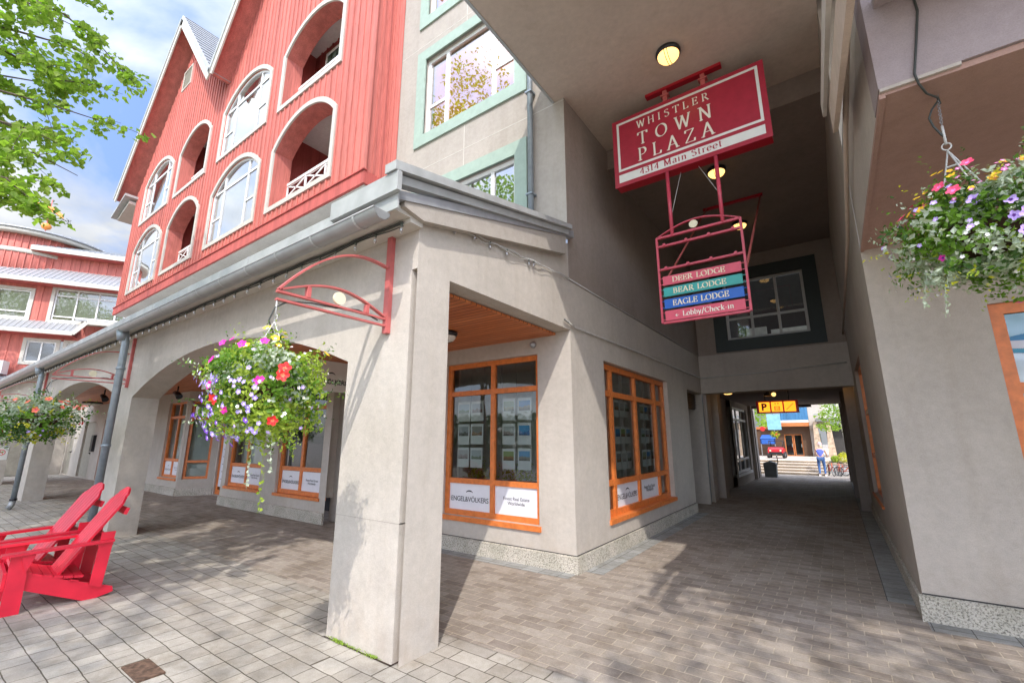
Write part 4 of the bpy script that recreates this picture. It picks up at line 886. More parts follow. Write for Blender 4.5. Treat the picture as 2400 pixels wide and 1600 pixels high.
serif_text("WHISTLER", .118, (-1.37, y_, 6.18), R_, U_, mb, track=.48, width=1.02, weight=.16)
serif_text("TOWN", .205, (-1.36, y_, 5.895), R_, U_, mb, track=.62, width=1.04, weight=.155)
serif_text("PLAZA", .205, (-1.36, y_, 5.63), R_, U_, mb, track=.42, width=1.06, weight=.155)
mb.build('lettering', 'letter_cream', fp)
mb = MB(); serif_text("4314 Main Street", .095, (-1.32, y_, 5.405), R_, U_, mb, track=.13, width=1.12); mb.build('address_lettering', 'crimson', fp)
mb = MB(); mb.box(-1.73, -.67, 5.88, 5.97, 6.655, 6.70); mb.build('ceiling_bar', 'crimson_edge', t)
for x in (-1.45, -.92):
    mb = MB(); mb.box(x - .03, x + .03, 5.90, 5.95, 6.44, 6.66); mb.box(x - .06, x + .06, 5.885, 5.97, 6.56, 6.585); mb.build('hanger', 'bracket_red', t)
# ---- directory rack
t = thing('directory_sign', 'red metal rack with four coloured name plates hanging below the big crimson sign', 'sign', (-1.19, 5.9, 3.1))
yd = 5.90
for x in (-1.505, -.86):
    mb = MB(); mb.tube([(x, yd, 5.32), (x, yd, 4.34)], .026, 8); mb.build('pole', 'rack_red', t)
RX0, RX1 = -1.72, -.655
for x in (RX0, RX1):
    mb = MB(); mb.box(x - .014, x + .014, yd - .02, yd + .02, 3.12, 4.35); mb.build('upright', 'rack_red', t)
for z, hh in ((4.345, .014), (4.215, .013), (3.875, .013), (3.12, .014)):
    mb = MB(); mb.box(RX0 + .015, RX1 - .015, yd - .02, yd + .02, z - hh, z + hh)
    if z < 4.3 and z > 3.5:
        for k in range(4): x = RX0 + .1 + k * .29; mb.box(x - .018, x + .018, yd - .03, yd - .021, z - .005, z + .03)
    mb.build('crossbar', 'rack_red', t)
mb = MB(); n = 14; pts = [(RX0 + (RX1 - RX0) * k / n, yd, 4.35 + .15 * sin(pi * k / n)) for k in range(n + 1)]
for p, q in zip(pts, pts[1:]): mb.bar(p, q, .04, .014)
mb.build('arch_bar', 'rack_red', t)
mb = MB(); mb.lathe([(.055, -.012), (.055, .012)], (-1.22, yd, 4.43), 20, 'y'); mb.build('medallion', 'cream', t)
PL = [(3.635, 3.76, 'plate_pink', 'DEER LODGE', .072, .80), (3.475, 3.60, 'plate_teal', 'BEAR LODGE', .072, .80), (3.305, 3.435, 'plate_blue', 'EAGLE LODGE', .074, .84), (3.14, 3.275, 'plate_pink', '< Lobby/Check-in', .068, .86)]
for k, (z0, z1, m_, s_, hh, wd) in enumerate(PL):
    x0, x1 = -1.67, -.705
    mb = MB(); mb.box(x0, x1, yd - .035, yd - .012, z0, z1)
    for z in (z0 + .02, z1 - .02): mb.box(RX0 + .014, x0, yd - .02, yd - .012, z - .004, z + .004); mb.box(x1, RX1 - .014, yd - .02, yd - .012, z - .004, z + .004)
    pl = mb.build('name_plate', m_, t)
    mb = MB(); serif_text(s_, hh, ((x0 + x1) / 2 - .01 - (.02 if k < 3 else -.01), yd - .038, z0 + (z1 - z0 - hh) / 2 + .002), R_, U_, mb, track=.06, width=wd * .82, weight=.2); mb.build('lettering', 'cream' if k < 3 else 'letter_cream', pl)
for p, q in (((-1.34, 6.0, 5.31), (-1.50, yd, 4.62)), ((-1.10, 6.0, 5.31), (-.87, yd, 4.78))):
    mb = MB(); mb.tube([p, q], .004, 5); mb.build('stay_cable', 'wire_white', t)
for p, q in (((-.64, 9.3, 6.28), (-.65, yd + .02, 3.70)), ((-1.63, 9.25, 6.28), (-1.68, yd + .02, 3.66))):
    mb = MB(); mb.tube([p, q], .016, 6); mb.build('brace', 'bracket_red', t)
mb = MB(); mb.box(-1.7, -.6, 9.26, 9.32, 6.27, 6.319); mb.build('ceiling_bar', 'crimson_edge', t)
# ---- round lamps
def dome_lamp(loc, label, glow=True, r=.15, group='round lamps on the passage ceilings'):
    t = thing('ceiling_lamp', label, 'lamp', loc, group); x, y, z = loc
    mb = MB(); mb.lathe([(r * 1.05, 0), (r * 1.08, -.03), (r * .98, -.06), (r * .85, -.06)], loc, 24); mb.build('housing', 'black_paint', t)
    mb = MB(); mb.lathe([(r * .93, -.055), (r * .90, -.08), (r * .75, -.11), (r * .45, -.13), (r * .1, -.137)], loc, 24); mb.build('diffuser', 'lamp_glow' if glow else 'lamp_frost', t)
    mb = MB(); n = 10
    for off in (-.012, .012):
        pts = [(x + off * 1.5, y + r * .95 * cos(pi * k / n), z - .06 - .085 * sin(pi * k / n)) for k in range(n + 1)]; mb.tube(pts, .004, 5)
    mb.build('guard', 'dark_metal', t); return t
dome_lamp((-1.21, 5.3, 6.699), 'round glowing lamp on the tall ceiling just above the crimson sign')
dome_lamp((-1.17, 7.92, 6.318), 'round glowing lamp on the ceiling seen under the crimson sign, behind a red pole')
dome_lamp((-1.19, 10.4, 6.318), 'round glowing lamp behind the top right corner of the name plate rack')
dome_lamp((-2.35, 13.7, 2.948), 'low round lamp near the left wall just inside the tunnel')
dome_lamp((.2, 13.0, 2.948), 'low round lamp against the right wall just inside the tunnel')
dome_lamp((-4.09, 4.19, 2.998), 'unlit round lamp on the cedar ceiling behind the corner pillar', False, .14, None)
t = thing('ceiling_lamp', 'unlit flat lamp on the cedar ceiling seen through the second arch', 'lamp', (-23.4, 4.6, 3.0))
mb = MB(); mb.lathe([(.3, 0), (.31, -.06)], (-23.4, 4.6, 2.998), 20); mb.build('housing', 'black_paint', t); mb = MB(); mb.lathe([(.27, -.06), (.2, -.12), (.05, -.14)], (-23.4, 4.6, 2.998), 20); mb.build('diffuser', 'lamp_frost', t)
for x, y, lb in ((-14.4, 4.5, 'black spotlight under the cedar ceiling beside the shop banner'), (-17.2, 3.6, 'black spotlight hanging at the top of the second arch')):
    t = thing('spotlight', lb, 'spotlight', (x, y, 3.0), 'spotlights under the arcade ceiling')
    mb = MB(); mb.tube([(x, y, 3.0), (x, y, 2.86)], .02, 6); mb.build('stem', 'black_paint', t)
    mb = MB(); mb.tube([(x - .1, y - .02, 2.83), (x + .04, y, 2.78), (x + .12, y + .02, 2.70)], lambda k: .055 + .03 * k, 10); mb.build('lamp_head', 'black_paint', t)
# ---- parking light box
t = thing('parking_sign', 'glowing orange parking sign with three symbols hanging in the tunnel', 'sign', (-1.31, 15, 2.33))
mb = MB(); mb.box(-1.84, -.78, 15.0, 15.12, 2.33, 2.69); mb.build('cabinet', 'vehicle_red', t)
for k in range(3):
    x0 = -1.77 + k * .32; mb = MB(); mb.box(x0, x0 + .28, 14.985, 14.999, 2.37, 2.65); p_ = mb.build('symbol_panel', 'sign_glow', t); mb = MB()
    if k == 0: text("P", .27, (x0 + .13, 14.98, 2.42), R_, U_, mb, bold=.012)
    if k == 1:
        ring(mb, [(x0 + .07, 2.40), (x0 + .21, 2.40), (x0 + .21, 2.52), (x0 + .07, 2.52)], -.015, PY(14.98), 0, .003)
        for q in (-.035, 0, .035): mb.box(x0 + .133 + q, x0 + .147 + q, 14.98, 14.983, 2.43, 2.49)
        for q in (-.04, .03): mb.lathe([(.018, 0), (.018, .003)], (x0 + .145 + q, 14.98, 2.60), 8, 'y')
    if k == 2:
        for j in range(6): mb.box(x0 + .05 + j * .03, x0 + .085 + j * .03, 14.98, 14.983, 2.43 + j * .028, 2.448 + j * .028)
    mb.build('symbol', 'vehicle_red', p_)
for x in (-1.6, -1.0): mb = MB(); mb.tube([(x, 15.06, 2.69), (x, 15.06, 2.95)], .012, 6); mb.build('hanger', 'dark_metal', t)
t = thing('pendant_lamp', 'small dark lamp with a warm bulb above the orange parking sign', 'lamp', (-1.45, 14.4, 2.95))
mb = MB(); mb.lathe([(.02, .17), (.04, .12), (.11, 0), (.10, 0)], (-1.45, 14.4, 2.78), 12); mb.build('shade', 'black_paint', t)
mb = MB(); mb.lathe([(.02, -.04), (.055, 0), (.05, .05), (.02, .07)], (-1.30, 14.4, 2.80), 10); mb.build('bulb', 'lamp_glow', t)
# ---- banner box of the estate agent
t = thing('shop_banner', 'white estate agent banner with black lettering hung under the cedar ceiling behind the flower basket', 'banner', (-8.1, 4.1, 2.45))
mb = MB(); mb.box(-8.9, -7.38, 3.12, 3.14, 2.44, 2.99); fb = mb.build('front_face', 'sign_white', t)
mb = MB(); mb.box(-7.40, -7.38, 3.141, 4.98, 2.44, 2.99); sb = mb.build('side_face', 'sign_white', t)
mb = MB(); text("ENGEL", .30, (-8.84, 3.115, 2.66), R_, U_, mb, align='LEFT', bold=.012); mb.build('lettering', 'text_black', fb)
mb = MB(); text("ENGEL&V\u00d6LKERS", .115, (-7.375, 4.95, 2.575), (0, 1, 0), U_, mb, align='RIGHT', bold=.003); mb.build('lettering', 'text_black', sb); mb = MB()
n = 10; r0 = .07
for k in range(n):
    t0, t1 = radians(20 + 140 * k / n), radians(20 + 140 * (k + 1) / n); th = lambda q: r0 * (.3 * sin(q) ** 2 + .05)
    mb.face([(-7.375, 4.62 + (r0 - s * th(q)) * cos(q) * 1.2, 2.72 + (r0 - s * th(q)) * sin(q)) for q, s in ((t0, 1), (t0, 0), (t1, 0), (t1, 1))])
mb.build('emblem', 'text_black', sb)
# ---- no smoking notice
t = thing('notice_board', 'small white no smoking notice on the far left pillar', 'notice', (-24.6, 2.65, .86))
NP = lambda u, v, w: (-24.6 + .012 + w, 2.65 + u, v)
mb = MB(); pbox(mb, NP, -.17, .17, .86, 1.36, -.011, 0); pn = mb.build('panel', 'sign_white', t)
mb = MB()
for k in range(20):
    a0, a1 = 2 * pi * k / 20, 2 * pi * (k + 1) / 20
    mb.face([NP(r * cos(a), 1.12 + r * sin(a), .002) for r, a in ((.085, a0), (.105, a0), (.105, a1), (.085, a1))])
mb.face([NP(-.07, 1.2, .003), NP(-.055, 1.21, .003), NP(.07, 1.05, .003), NP(.055, 1.04, .003)]); mb.build('symbol', 'petal_red', pn)
mb = MB(); text("NO SMOKING", .045, NP(0, 1.29, .002), (0, 1, 0), (0, 0, 1), mb); pbox(mb, NP, -.05, .05, 1.11, 1.13, .001, .002); mb.build('lettering', 'text_black', pn)
# ---- string lights
def bulbs(t, pts):
    proto = MB(); proto.lathe([(.011, 0), (.011, -.03)], (0, 0, 0), 8); proto.m = 1; proto.lathe([(.012, -.03), (.017, -.05), (.014, -.075), (.003, -.09)], (0, 0, 0), 8)
    first = None
    for p in pts:
        if first is None:
            q = MB(); q.v = [tuple(Vector(v) + Vector(p)) for v in proto.v]; q.f = proto.f; q.mi = proto.mi; q.sm = proto.sm; first = q.build('bulb', ['bulb_socket', 'bulb_glass'], t); first['p'] = list(p)
        else:
            o = first.copy(); o.location = Vector(p) - Vector(first['p']); COL.objects.link(o); o.parent = t
    del first['p']
t = thing('wall_ornament', 'round openwork white ornament on the loggia wall above the cross braced railing', 'ornament', (-9.0, 6.6, 8.65))
mb = MB(); mb.lathe([(.30, -.01), (.30, .01)], (-9.2, 6.6, 8.72), 24, 'y'); dk = mb.build('disc', 'dark_red_siding', t); mb = MB()
for k in range(24):
    a0, a1 = 2 * pi * k / 24, 2 * pi * (k + 1) / 24; mb.face([(-9.2 + r * cos(a), 6.585, 8.72 + r * sin(a)) for r, a in ((.27, a0), (.31, a0), (.31, a1), (.27, a1))])
    if k % 2 == 0: mb.bar((-9.2 + .06 * cos(a0), 6.586, 8.72 + .06 * sin(a0)), (-9.2 + .28 * cos(a0), 6.586, 8.72 + .28 * sin(a0)), .004, .018)
mb.build('openwork', 'sign_white', t)
t = thing('string_lights', 'string of clear bulbs on a dark wire under the gutter of the arcade', 'string lights', (-14, 2.3, 3.46))
mb = MB(); pts = []; x = -2.8; r_ = random.Random(5)
while x > -26: pts.append((x, 2.295, 3.415 + .006 * sin(x * 7) + r_.uniform(-.004, .004))); x -= .2
mb.tube(pts, .011, 5); mb.tube([(p[0], p[1] + .012, p[2] - .02 + .008 * sin(p[0] * 5)) for p in pts], .005, 4); mb.build('wire', 'wire_dark', t)
bulbs(t, [(-2.83 - .31 * k + r_.uniform(-.03, .03), 2.295, 3.405) for k in range(74)])
t = thing('string_lights', 'pale string of clear bulbs drooping along the sloping roof edge at the corner', 'string lights', (-2.72, 3.6, 3.6))
pts = []
for k in range(31):
    u = k / 30; y = 2.42 + 2.75 * u; z = 3.535 + .62 * u - (.42 * max(0, u - .12)) ; pts.append((-2.735 + .01 * sin(k), y, z - .02 * abs(sin(k * .8))))
mb = MB(); mb.tube(pts, .008, 5); mb.tube([(p[0] + .01, p[1], p[2] - .03 - .02 * sin(i * .9)) for i, p in enumerate(pts)], .004, 4)
mb.tube([(XB + .012, 5.15, pts[-1][2]), (XB + .012, 6.5, 3.758), (XB + .012, 12.3, 3.758)], .01, 5); mb.build('wire', 'wire_white', t)
bulbs(t, [pts[k] for k in (5, 8, 11, 14, 19, 20)])
# ---- basket brackets
def bracket(x, label):
    t = thing('wall_bracket', label, 'bracket', (x, 2.44, 2.55), 'red iron basket brackets on the arcade pillars')
    def b(p, q, a=.045, c=.014, nm=None):
        pass
    Pn = lambda u, z: (x, 2.43 - u, z)
    mb = MB(); mb.box(x - .03, x + .03, 2.405, 2.448, 2.50, 3.40); mb.build('wall_plate', 'bracket_red', t)
    def curve(f, n=16): return [Pn(*f(k / n)) for k in range(n + 1)]
    mb = MB(); c = curve(lambda s: (.04 + .92 * s, 3.10 + .02 * sin(pi * s) - .46 * s ** 2.2 + .03 * sin(pi * s)))
    for p, q in zip(c, c[1:]): mb.bar(p, q, .045, .014)
    mb.build('top_arch', 'bracket_red', t)
    mb = MB(); c = curve(lambda s: (.04 + .9 * s, 2.645 + .125 * sin(pi * s)))
    for p, q in zip(c, c[1:]): mb.bar(p, q, .04, .013)
    mb.build('lower_arch', 'bracket_red', t)
    for z in (2.625, 2.565):
        mb = MB(); mb.bar(Pn(.03, z), Pn(.97, z), .032, .016); mb.build('arm', 'bracket_red', t)
    for u, z in ((.22, 2.70), (.74, 2.71)):
        mb = MB(); mb.bar(Pn(u, 2.632), Pn(u, z + .005), .04, .03); mb.build('spacer', 'bracket_red', t)
    mb = MB(); mb.lathe([(.052, -.012), (.052, .012)], (x, 2.43 - .48, 2.695), 20, 'x'); mb.build('medallion', 'cream', t)
    mb = MB(); mb.tube([Pn(.1, 2.6), Pn(.3, 2.645), Pn(.5, 2.61), Pn(.7, 2.6), Pn(.88, 2.57), Pn(.97, 2.50), Pn(1.0, 2.40), Pn(.96, 2.32)], .006, 5); mb.build('water_line', 'wire_dark', t)
bracket(-3.1, 'red iron basket bracket on the nearest pillar, right under the gutter')
bracket(-10.28, 'red iron basket bracket behind the drainpipe of the second pillar')
bracket(-17.7, 'farthest red iron basket bracket, on the third pillar at the left')

# ---- hanging flower baskets
def basket(c, rx, rz, label, spec, n_leaf, hook, seed, lsize=.045, trails=(), big=()):
    random.seed(seed); cx, cy, cz = c
    t = thing('hanging_basket', label, 'flower basket', c, 'hanging baskets of mixed flowers')
    mb = MB(); mb.lathe([(.03, -rz * .55), (rx * .25, -rz * .45), (rx * .42, -rz * .2), (rx * .46, rz * .05), (rx * .4, rz * .1)], c, 14); mb.build('pot', 'pot_brown', t)
    hk = Vector(hook); mb = MB(); mb.tube([hk, hk + Vector((0, 0, -.12))], .007, 5)
    mb.tube([(hk.x + .02 * cos(a), hk.y + .006, hk.z - .13 + .022 * sin(a)) for a in [2 * pi * k / 10 for k in range(11)]], .004, 5)
    e_ = hk + Vector((0, 0, -.16))
    for k in range(3):
        a = 2 * pi * k / 3 + .5; mb.tube([e_, (cx + rx * .5 * cos(a), cy + rx * .5 * sin(a), cz + rz * .2)], .0045, 5)
    mb.tube([e_ + Vector((-.02, 0, -.1)), e_ + Vector((.08, .02, -.08))], .006, 5); mb.build('hanger', 'wire_white', t)
    def point(lo=.35):
        d = rdir(); s = random.uniform(lo, 1) ** .5
        lump = 1 + .5 * noise.noise(Vector((d.x * 2.1 + seed, d.y * 2.1, d.z * 2.1))) + .22 * noise.noise(Vector((d.x * 6 + seed, d.y * 6, d.z * 6)))
        p = Vector((cx + d.x * rx * s * lump, cy + d.y * rx * s * lump, cz + d.z * rz * s * lump + (-.14 * rz * min(1, max(0, -d.z * 3))))); return p, d
    mats = [m_ for m_, f_, z_ in spec]; mb = MB(); tot = 0
    for k in range(n_leaf):
        p, d = point(); v = noise.noise(Vector(p) * 3.1 / max(.5, rx * 2) + Vector((seed, 0, 0))); q = random.random()
        best, bs = 0, -9
        for i, (m_, f_, zz) in enumerate(spec):
            s_ = f_ + noise.noise(Vector(p) * (4.5 if rx < .6 else 3) + Vector((i * 7.7 + seed, i * 3, 1))) * 1.1 + zz * d.z * .6 + random.uniform(-.25, .25)
            if s_ > bs: best, bs = i, s_
        mb.m = best; leaf(mb, p, lsize * random.uniform(.5, 1.35), (d + rdir() * .9), .6, .35)
    # loose shoots that break the outline
    for k in range(int(80)):
        p, d = point(.85); L_ = random.uniform(.06, .22) * (rx / .42); dd = (d + Vector((0, 0, random.uniform(-.2, .6)))).normalized()
        mb.m = random.choice(range(len(mats)))
        for j in range(9): leaf(mb, p + dd * L_ * j / 8 + rdir() * .012, lsize * random.uniform(.4, .9), dd + rdir(), .5, .3)
    for (dx, dy, dz0, ln, m_) in trails:
        p = Vector((cx + dx, cy + dy, cz + dz0)); mb.m = mats.index(m_) if m_ in mats else 0
        for j in range(int(ln / .018)):
            p = p + Vector((random.uniform(-.006, .006) + .004 * dx / rx, random.uniform(-.006, .006), -.018))
            mb.mesh([p + Vector((.0018, 0, 0)), p + Vector((-.0018, 0, 0)), p + Vector((-.0018, 0, .02)), p + Vector((.0018, 0, .02))], [(0, 1, 2, 3)])
            if j % 3 == 0:
                for q in range(3): leaf(mb, p + rdir() * .016, lsize * .75, rdir(), .8, .2)
    mb.build('foliage', mats, t, kind='stuff')
    for (fm, cm, n, sz, zl, zh, side) in big:   # blossoms: one part per colour
        fb = MB()
        for k in range(n):
            for _ in range(60):
                p, d = point(.9)
                if zl <= d.z <= zh and d.dot(Vector(side[:3])) > side[3]: break
            p = Vector((cx, cy, cz)) + (p - Vector((cx, cy, cz))) * 1.05; nn = (d + rdir() * .35 + Vector((0, -.25, .1))).normalized(); a = nn.orthogonal().normalized(); b_ = nn.cross(a); s = sz * random.uniform(.75, 1.15); i = len(fb.v); K = 15
            fb.v.append(tuple(p + nn * .001)); rr = [(s * (.36 if j % 3 == 0 else .5)) for j in range(K)]
            for j in range(K): th = 2 * pi * j / K; fb.v.append(tuple(p + (a * cos(th) + b_ * sin(th)) * rr[j] + nn * s * .16))
            for j in range(K): th = 2 * pi * j / K; fb.v.append(tuple(p + (a * cos(th) + b_ * sin(th)) * rr[j] * .34 + nn * (s * .05 + .001)))
            for j in range(K):
                j2 = (j + 1) % K; fb.f.append([i + 1 + K + j, i + 1 + j, i + 1 + j2, i + 1 + K + j2]); fb.mi.append(0); fb.sm.append(False)
                fb.f.append([i, i + 1 + K + j, i + 1 + K + j2]); fb.mi.append(1); fb.sm.append(False)
        fb.build(fm.replace('petal_', '') + '_blossoms', [fm, cm], t, kind='stuff')
    return t
ANY = (0, 0, 1, -2)
basket((-3.03, 1.44, 1.93), .345, .31, 'round hanging basket of lime foliage with purple, magenta and red flowers by the corner pillar',
       [('leaf_green', .35, .0), ('leaf_lime', .42, .1), ('leaf_silver', .0, .25), ('leaf_dark', -.12, -.3)], 8000, (-3.1, 1.47, 2.56), 11, .034,
       [(.08, -.1, -.30, .34, 'leaf_silver'), (.12, -.05, -.30, .46, 'leaf_lime'), (.26, .05, -.25, .22, 'leaf_lime'), (-.12, .0, -.28, .2, 'leaf_lime'), (.22, -.05, -.28, .26, 'leaf_silver')],
       [('petal_violet', 'petal_white', 85, .032, -.95, .15, (.0, -.8, -.35, .45)), ('petal_purple', 'petal_white', 38, .036, -.95, .05, (-.1, -.8, -.3, .5)), ('petal_white', 'petal_yellow', 110, .022, -.6, .9, ANY), ('petal_magenta', 'petal_pink', 15, .05, -.4, .9, (.05, -.9, .1, .35)),
        ('petal_red', 'petal_orange', 4, .075, -.5, .9, (.55, -.8, -.1, .5)), ('petal_yellow', 'petal_white', 10, .05, .3, .95, (.9, -.1, .5, .5)), ('petal_lilac', 'petal_white', 16, .026, -.9, .6, (1, .0, 0, .3))])
basket((-10.28, 1.44, 1.93), .50, .34, 'broad hanging basket of silvery foliage with orange flowers between the two nearest drainpipes',
       [('leaf_dark', .22, -.4), ('leaf_green', .2, -.1), ('leaf_silver', .25, .5), ('leaf_yellow', -.22, -.9)], 3600, (-10.28, 1.47, 2.56), 23, .055, [(-.2, -.1, -.28, .2, 'leaf_silver'), (.1, -.1, -.3, .2, 'leaf_silver')],
       [('petal_orange', 'petal_pink', 16, .085, -.2, .9, ANY), ('petal_red', 'petal_orange', 7, .06, -.6, .6, ANY), ('petal_violet', 'petal_white', 20, .04, -.95, -.4, ANY)])
basket((-16.2, 1.44, 1.90), .50, .36, 'green hanging basket cut off by the left edge of the photo', [('leaf_dark', .3, 0), ('leaf_green', .2, 0)], 1800, (-16.2, 1.47, 2.56), 31, .06, (), [('petal_orange', 'petal_pink', 3, .08, -.2, .9, ANY)])
basket((.79, 3.3, 2.71), .37, .28, 'large hanging basket of silver leaves with yellow, pink and purple flowers on the right',
       [('leaf_green', .3, .1), ('leaf_silver', .34, -.15), ('leaf_dark', .1, .1), ('leaf_lime', -.08, .2), ('leaf_yellow', -.5, -.5)], 9000, (.71, 3.24, 3.35), 47, .034,
       [(-.2, -.15, -.24, .26, 'leaf_silver'), (-.28, -.1, -.22, .2, 'leaf_silver'), (.05, -.2, -.26, .22, 'leaf_green'), (.2, -.2, -.26, .2, 'leaf_green')],
       [('petal_yellow', 'petal_orange', 42, .036, .35, .98, (-.2, -.8, .5, .2)), ('petal_pink', 'petal_rose', 9, .055, .4, .8, (-.6, -.5, .5, .75)), ('petal_rose', 'petal_white', 26, .026, .35, .9, (.25, -.8, .5, .6)), ('petal_lilac', 'petal_dark', 13, .062, -.5, .35, (.35, -.9, 0, .72)),
        ('petal_lilac', 'petal_white', 18, .028, -.3, .7, (-1, -.2, 0, .5)), ('petal_white', 'petal_white', 30, .02, -.9, -.1, (-.5, -.8, -.2, .2)), ('petal_magenta', 'petal_dark', 9, .04, -.98, -.5, (.3, -.8, -.4, .3))])
# chain and black hose that carry the right-hand basket
t = thing('basket_chain', 'thin chain and black water hose hanging from the porch edge to the right-hand basket', 'chain', (.72, 3.15, 3.35))
mb = MB(); mb.tube([(.675, 3.05, 4.13), (.68, 3.05, 4.0), (.645, 3.05, 3.80), (.61, 3.048, 3.61), (.62, 3.06, 3.55), (.66, 3.15, 3.53), (.72, 3.24, 3.535), (.73, 3.26, 3.50)], .006, 6)
mb.tube([(.72, 3.25, 3.52), (.685, 3.24, 3.47), (.665, 3.235, 3.42), (.675, 3.235, 3.36), (.70, 3.24, 3.30), (.715, 3.24, 3.27)], .0055, 6); mb.build('hose', 'wire_dark', t)
mb = MB()
for k in range(16):
    z = 3.555 - k * .0125; a = (k % 2) * pi / 2; o_ = Vector((.722 - k * .0006, 3.25, z)); mb.tube([o_ + Vector((.006 * cos(q) * cos(a), .006 * cos(q) * sin(a), .009 * sin(q))) for q in [2 * pi * j / 8 for j in range(9)]], .0016, 4)
mb.build('links', 'grey_metal', t)

# ---- adirondack chairs
def chair(loc, rz, label):
    t = thing('adirondack_chair', label, 'chair', loc, 'red adirondack chairs facing the street', rz)
    ox, oy, oz = 0, 0, 0   # local: +Y to the back, +X side; origin under the rear ground contact, near side
    org = Vector(loc); Wd = .60
    def L3(x, y, z): return (org.x + x, org.y + y, org.z + z)
    def pl(poly, x0, x1, name, mat='chair_red', par=t):
        q = MB(); q.prism(poly, lambda u, v, w: L3(w, u, v), x0, x1); return q.build(name, mat, par)
    side = [(.235, .035), (.225, .085), (-.12, .215), (-.50, .375), (-.56, .36), (-.56, .235), (-.46, .205), (0, .0), (.10, .0)]
    for x in (0, -Wd + .028): pl(side, x - .028, x, 'stringer')
    for x in (.002, -Wd - .003):
        pl([(-.565, 0), (-.435, 0), (-.435, .515), (-.565, .515)], x, x + .026 if x > 0 else x - .026, 'front_leg')
        pl([(.03, .14), (.13, .10), (.17, .64), (.06, .64)], x, x + .026 if x > 0 else x - .026, 'rear_post')
        s = 1 if x > 0 else -1
        pl([(-.45, .36), (-.40, .515), (-.50, .515)], x + s * .027, x + s * .05, 'arm_brace')
    q = MB(); pts = []
    for x, s in ((.015, 1), (-Wd - .015, -1)):
        q = MB(); n = 10
        for k in range(n):
            u0, u1 = k / n, (k + 1) / n; wd = lambda u: .065 - .03 * max(0, u - .35); yy = lambda u: -.63 + .80 * u; zz = lambda u: .517 + .022 * u
            vs = [L3(x + sx * wd(u), yy(u), zz(u) + dz) for dz in (0, .024) for u in (u0, u1) for sx in (-1, 1)]
            q.mesh(vs, [(0, 1, 3, 2), (4, 6, 7, 5), (0, 4, 5, 1), (2, 3, 7, 6), (0, 2, 6, 4), (1, 5, 7, 3)])
        q.build('armrest', 'chair_red', t)
    # seat slats along a gentle curve
    sp = []
    for k in range(8):
        u = k / 7; y = -.55 + .53 * u; z = .385 - .17 * u - .035 * sin(pi * u) + .008; sp.append((y, z))
    for k in range(7):
        a, b = sp[k], sp[k + 1]; q = MB(); d = Vector((0, b[0] - a[0], b[1] - a[1])); n_ = Vector((0, -d.z, d.y)).normalized()
        c_ = Vector(L3(-Wd / 2, (a[0] + b[0]) / 2, (a[1] + b[1]) / 2 + .012)); q.obox(c_, (Wd / 2 + .005, 0, 0), d * .46, n_ * .011); q.build('seat_slat', 'chair_red', t)
    # back slats, fanned, rounded top
    base = Vector((0, -.25, .22)); top = Vector((0, .27, 1.06)); dv = (top - base).normalized(); Lb = (top - base).length
    xs = [-.23, -.138, -.046, .046, .138, .23]
    for i, x in enumerate(xs):
        hgt = Lb * (1 - .16 * (abs(x) / .25) ** 2.2); f = lambda s_: (x * (.86 + .26 * s_))
        w0, w1 = .0355, .0475; q = MB(); nb = Vector((0, dv.z, -dv.y))
        def vtx(s_, sx, off, hh):
            p = base + dv * hh + nb * off; return L3(-Wd / 2 + f(s_) + sx, p.y, p.z)
        n = 8; prof = []
        for k in range(n + 1):
            s_ = k / n; wv = w0 + (w1 - w0) * s_; prof.append((s_, wv, hgt * s_))
        trim = .035
        for k in range(n):
            (s0, wa, h0), (s1, wb, h1) = prof[k], prof[k + 1]
            hl0, hr0, hl1, hr1 = h0, h0, h1, h1
            if k == n - 1:
                sl = .07 * (x / .25); hl1 = h1 + (sl if x < 0 else sl * 1.0); hr1 = h1 - sl
                hl1 = h1 + .035 * x / .23; hr1 = h1 - .035 * x / .23
            vs = [vtx(s0, -wa, 0, hl0), vtx(s0, wa, 0, hr0), vtx(s1, wb, 0, hr1), vtx(s1, -wb, 0, hl1), vtx(s0, -wa, .022, hl0), vtx(s0, wa, .022, hr0), vtx(s1, wb, .022, hr1), vtx(s1, -wb, .022, hl1)]
            q.mesh(vs, [(0, 1, 2, 3), (7, 6, 5, 4), (0, 4, 5, 1), (2, 6, 7, 3), (0, 3, 7, 4), (1, 5, 6, 2)])
        q.build('back_slat', 'chair_red', t)
    pl([(.045, .505), (.165, .505), (.165, .53), (.045, .53)], -Wd - .03, .03, 'back_rail')
    pl([(.215, .80), (.245, .79), (.265, .855), (.235, .865)], -Wd + .02, -.02, 'back_rail')
    pl([(-.12, .20), (-.05, .175), (-.05, .20), (-.12, .225)], -Wd, .0, 'back_rail')
    pl([(-.59, .22), (-.565, .22), (-.565, .37), (-.59, .37)], -Wd, .0, 'front_rail')
    return t
chair((-6.43, 1.48, 0), radians(-4), 'nearer red wooden adirondack chair, its right side fully visible')
chair((-7.35, 1.48, 0), radians(2), 'farther red wooden adirondack chair, partly hidden behind the nearer one')
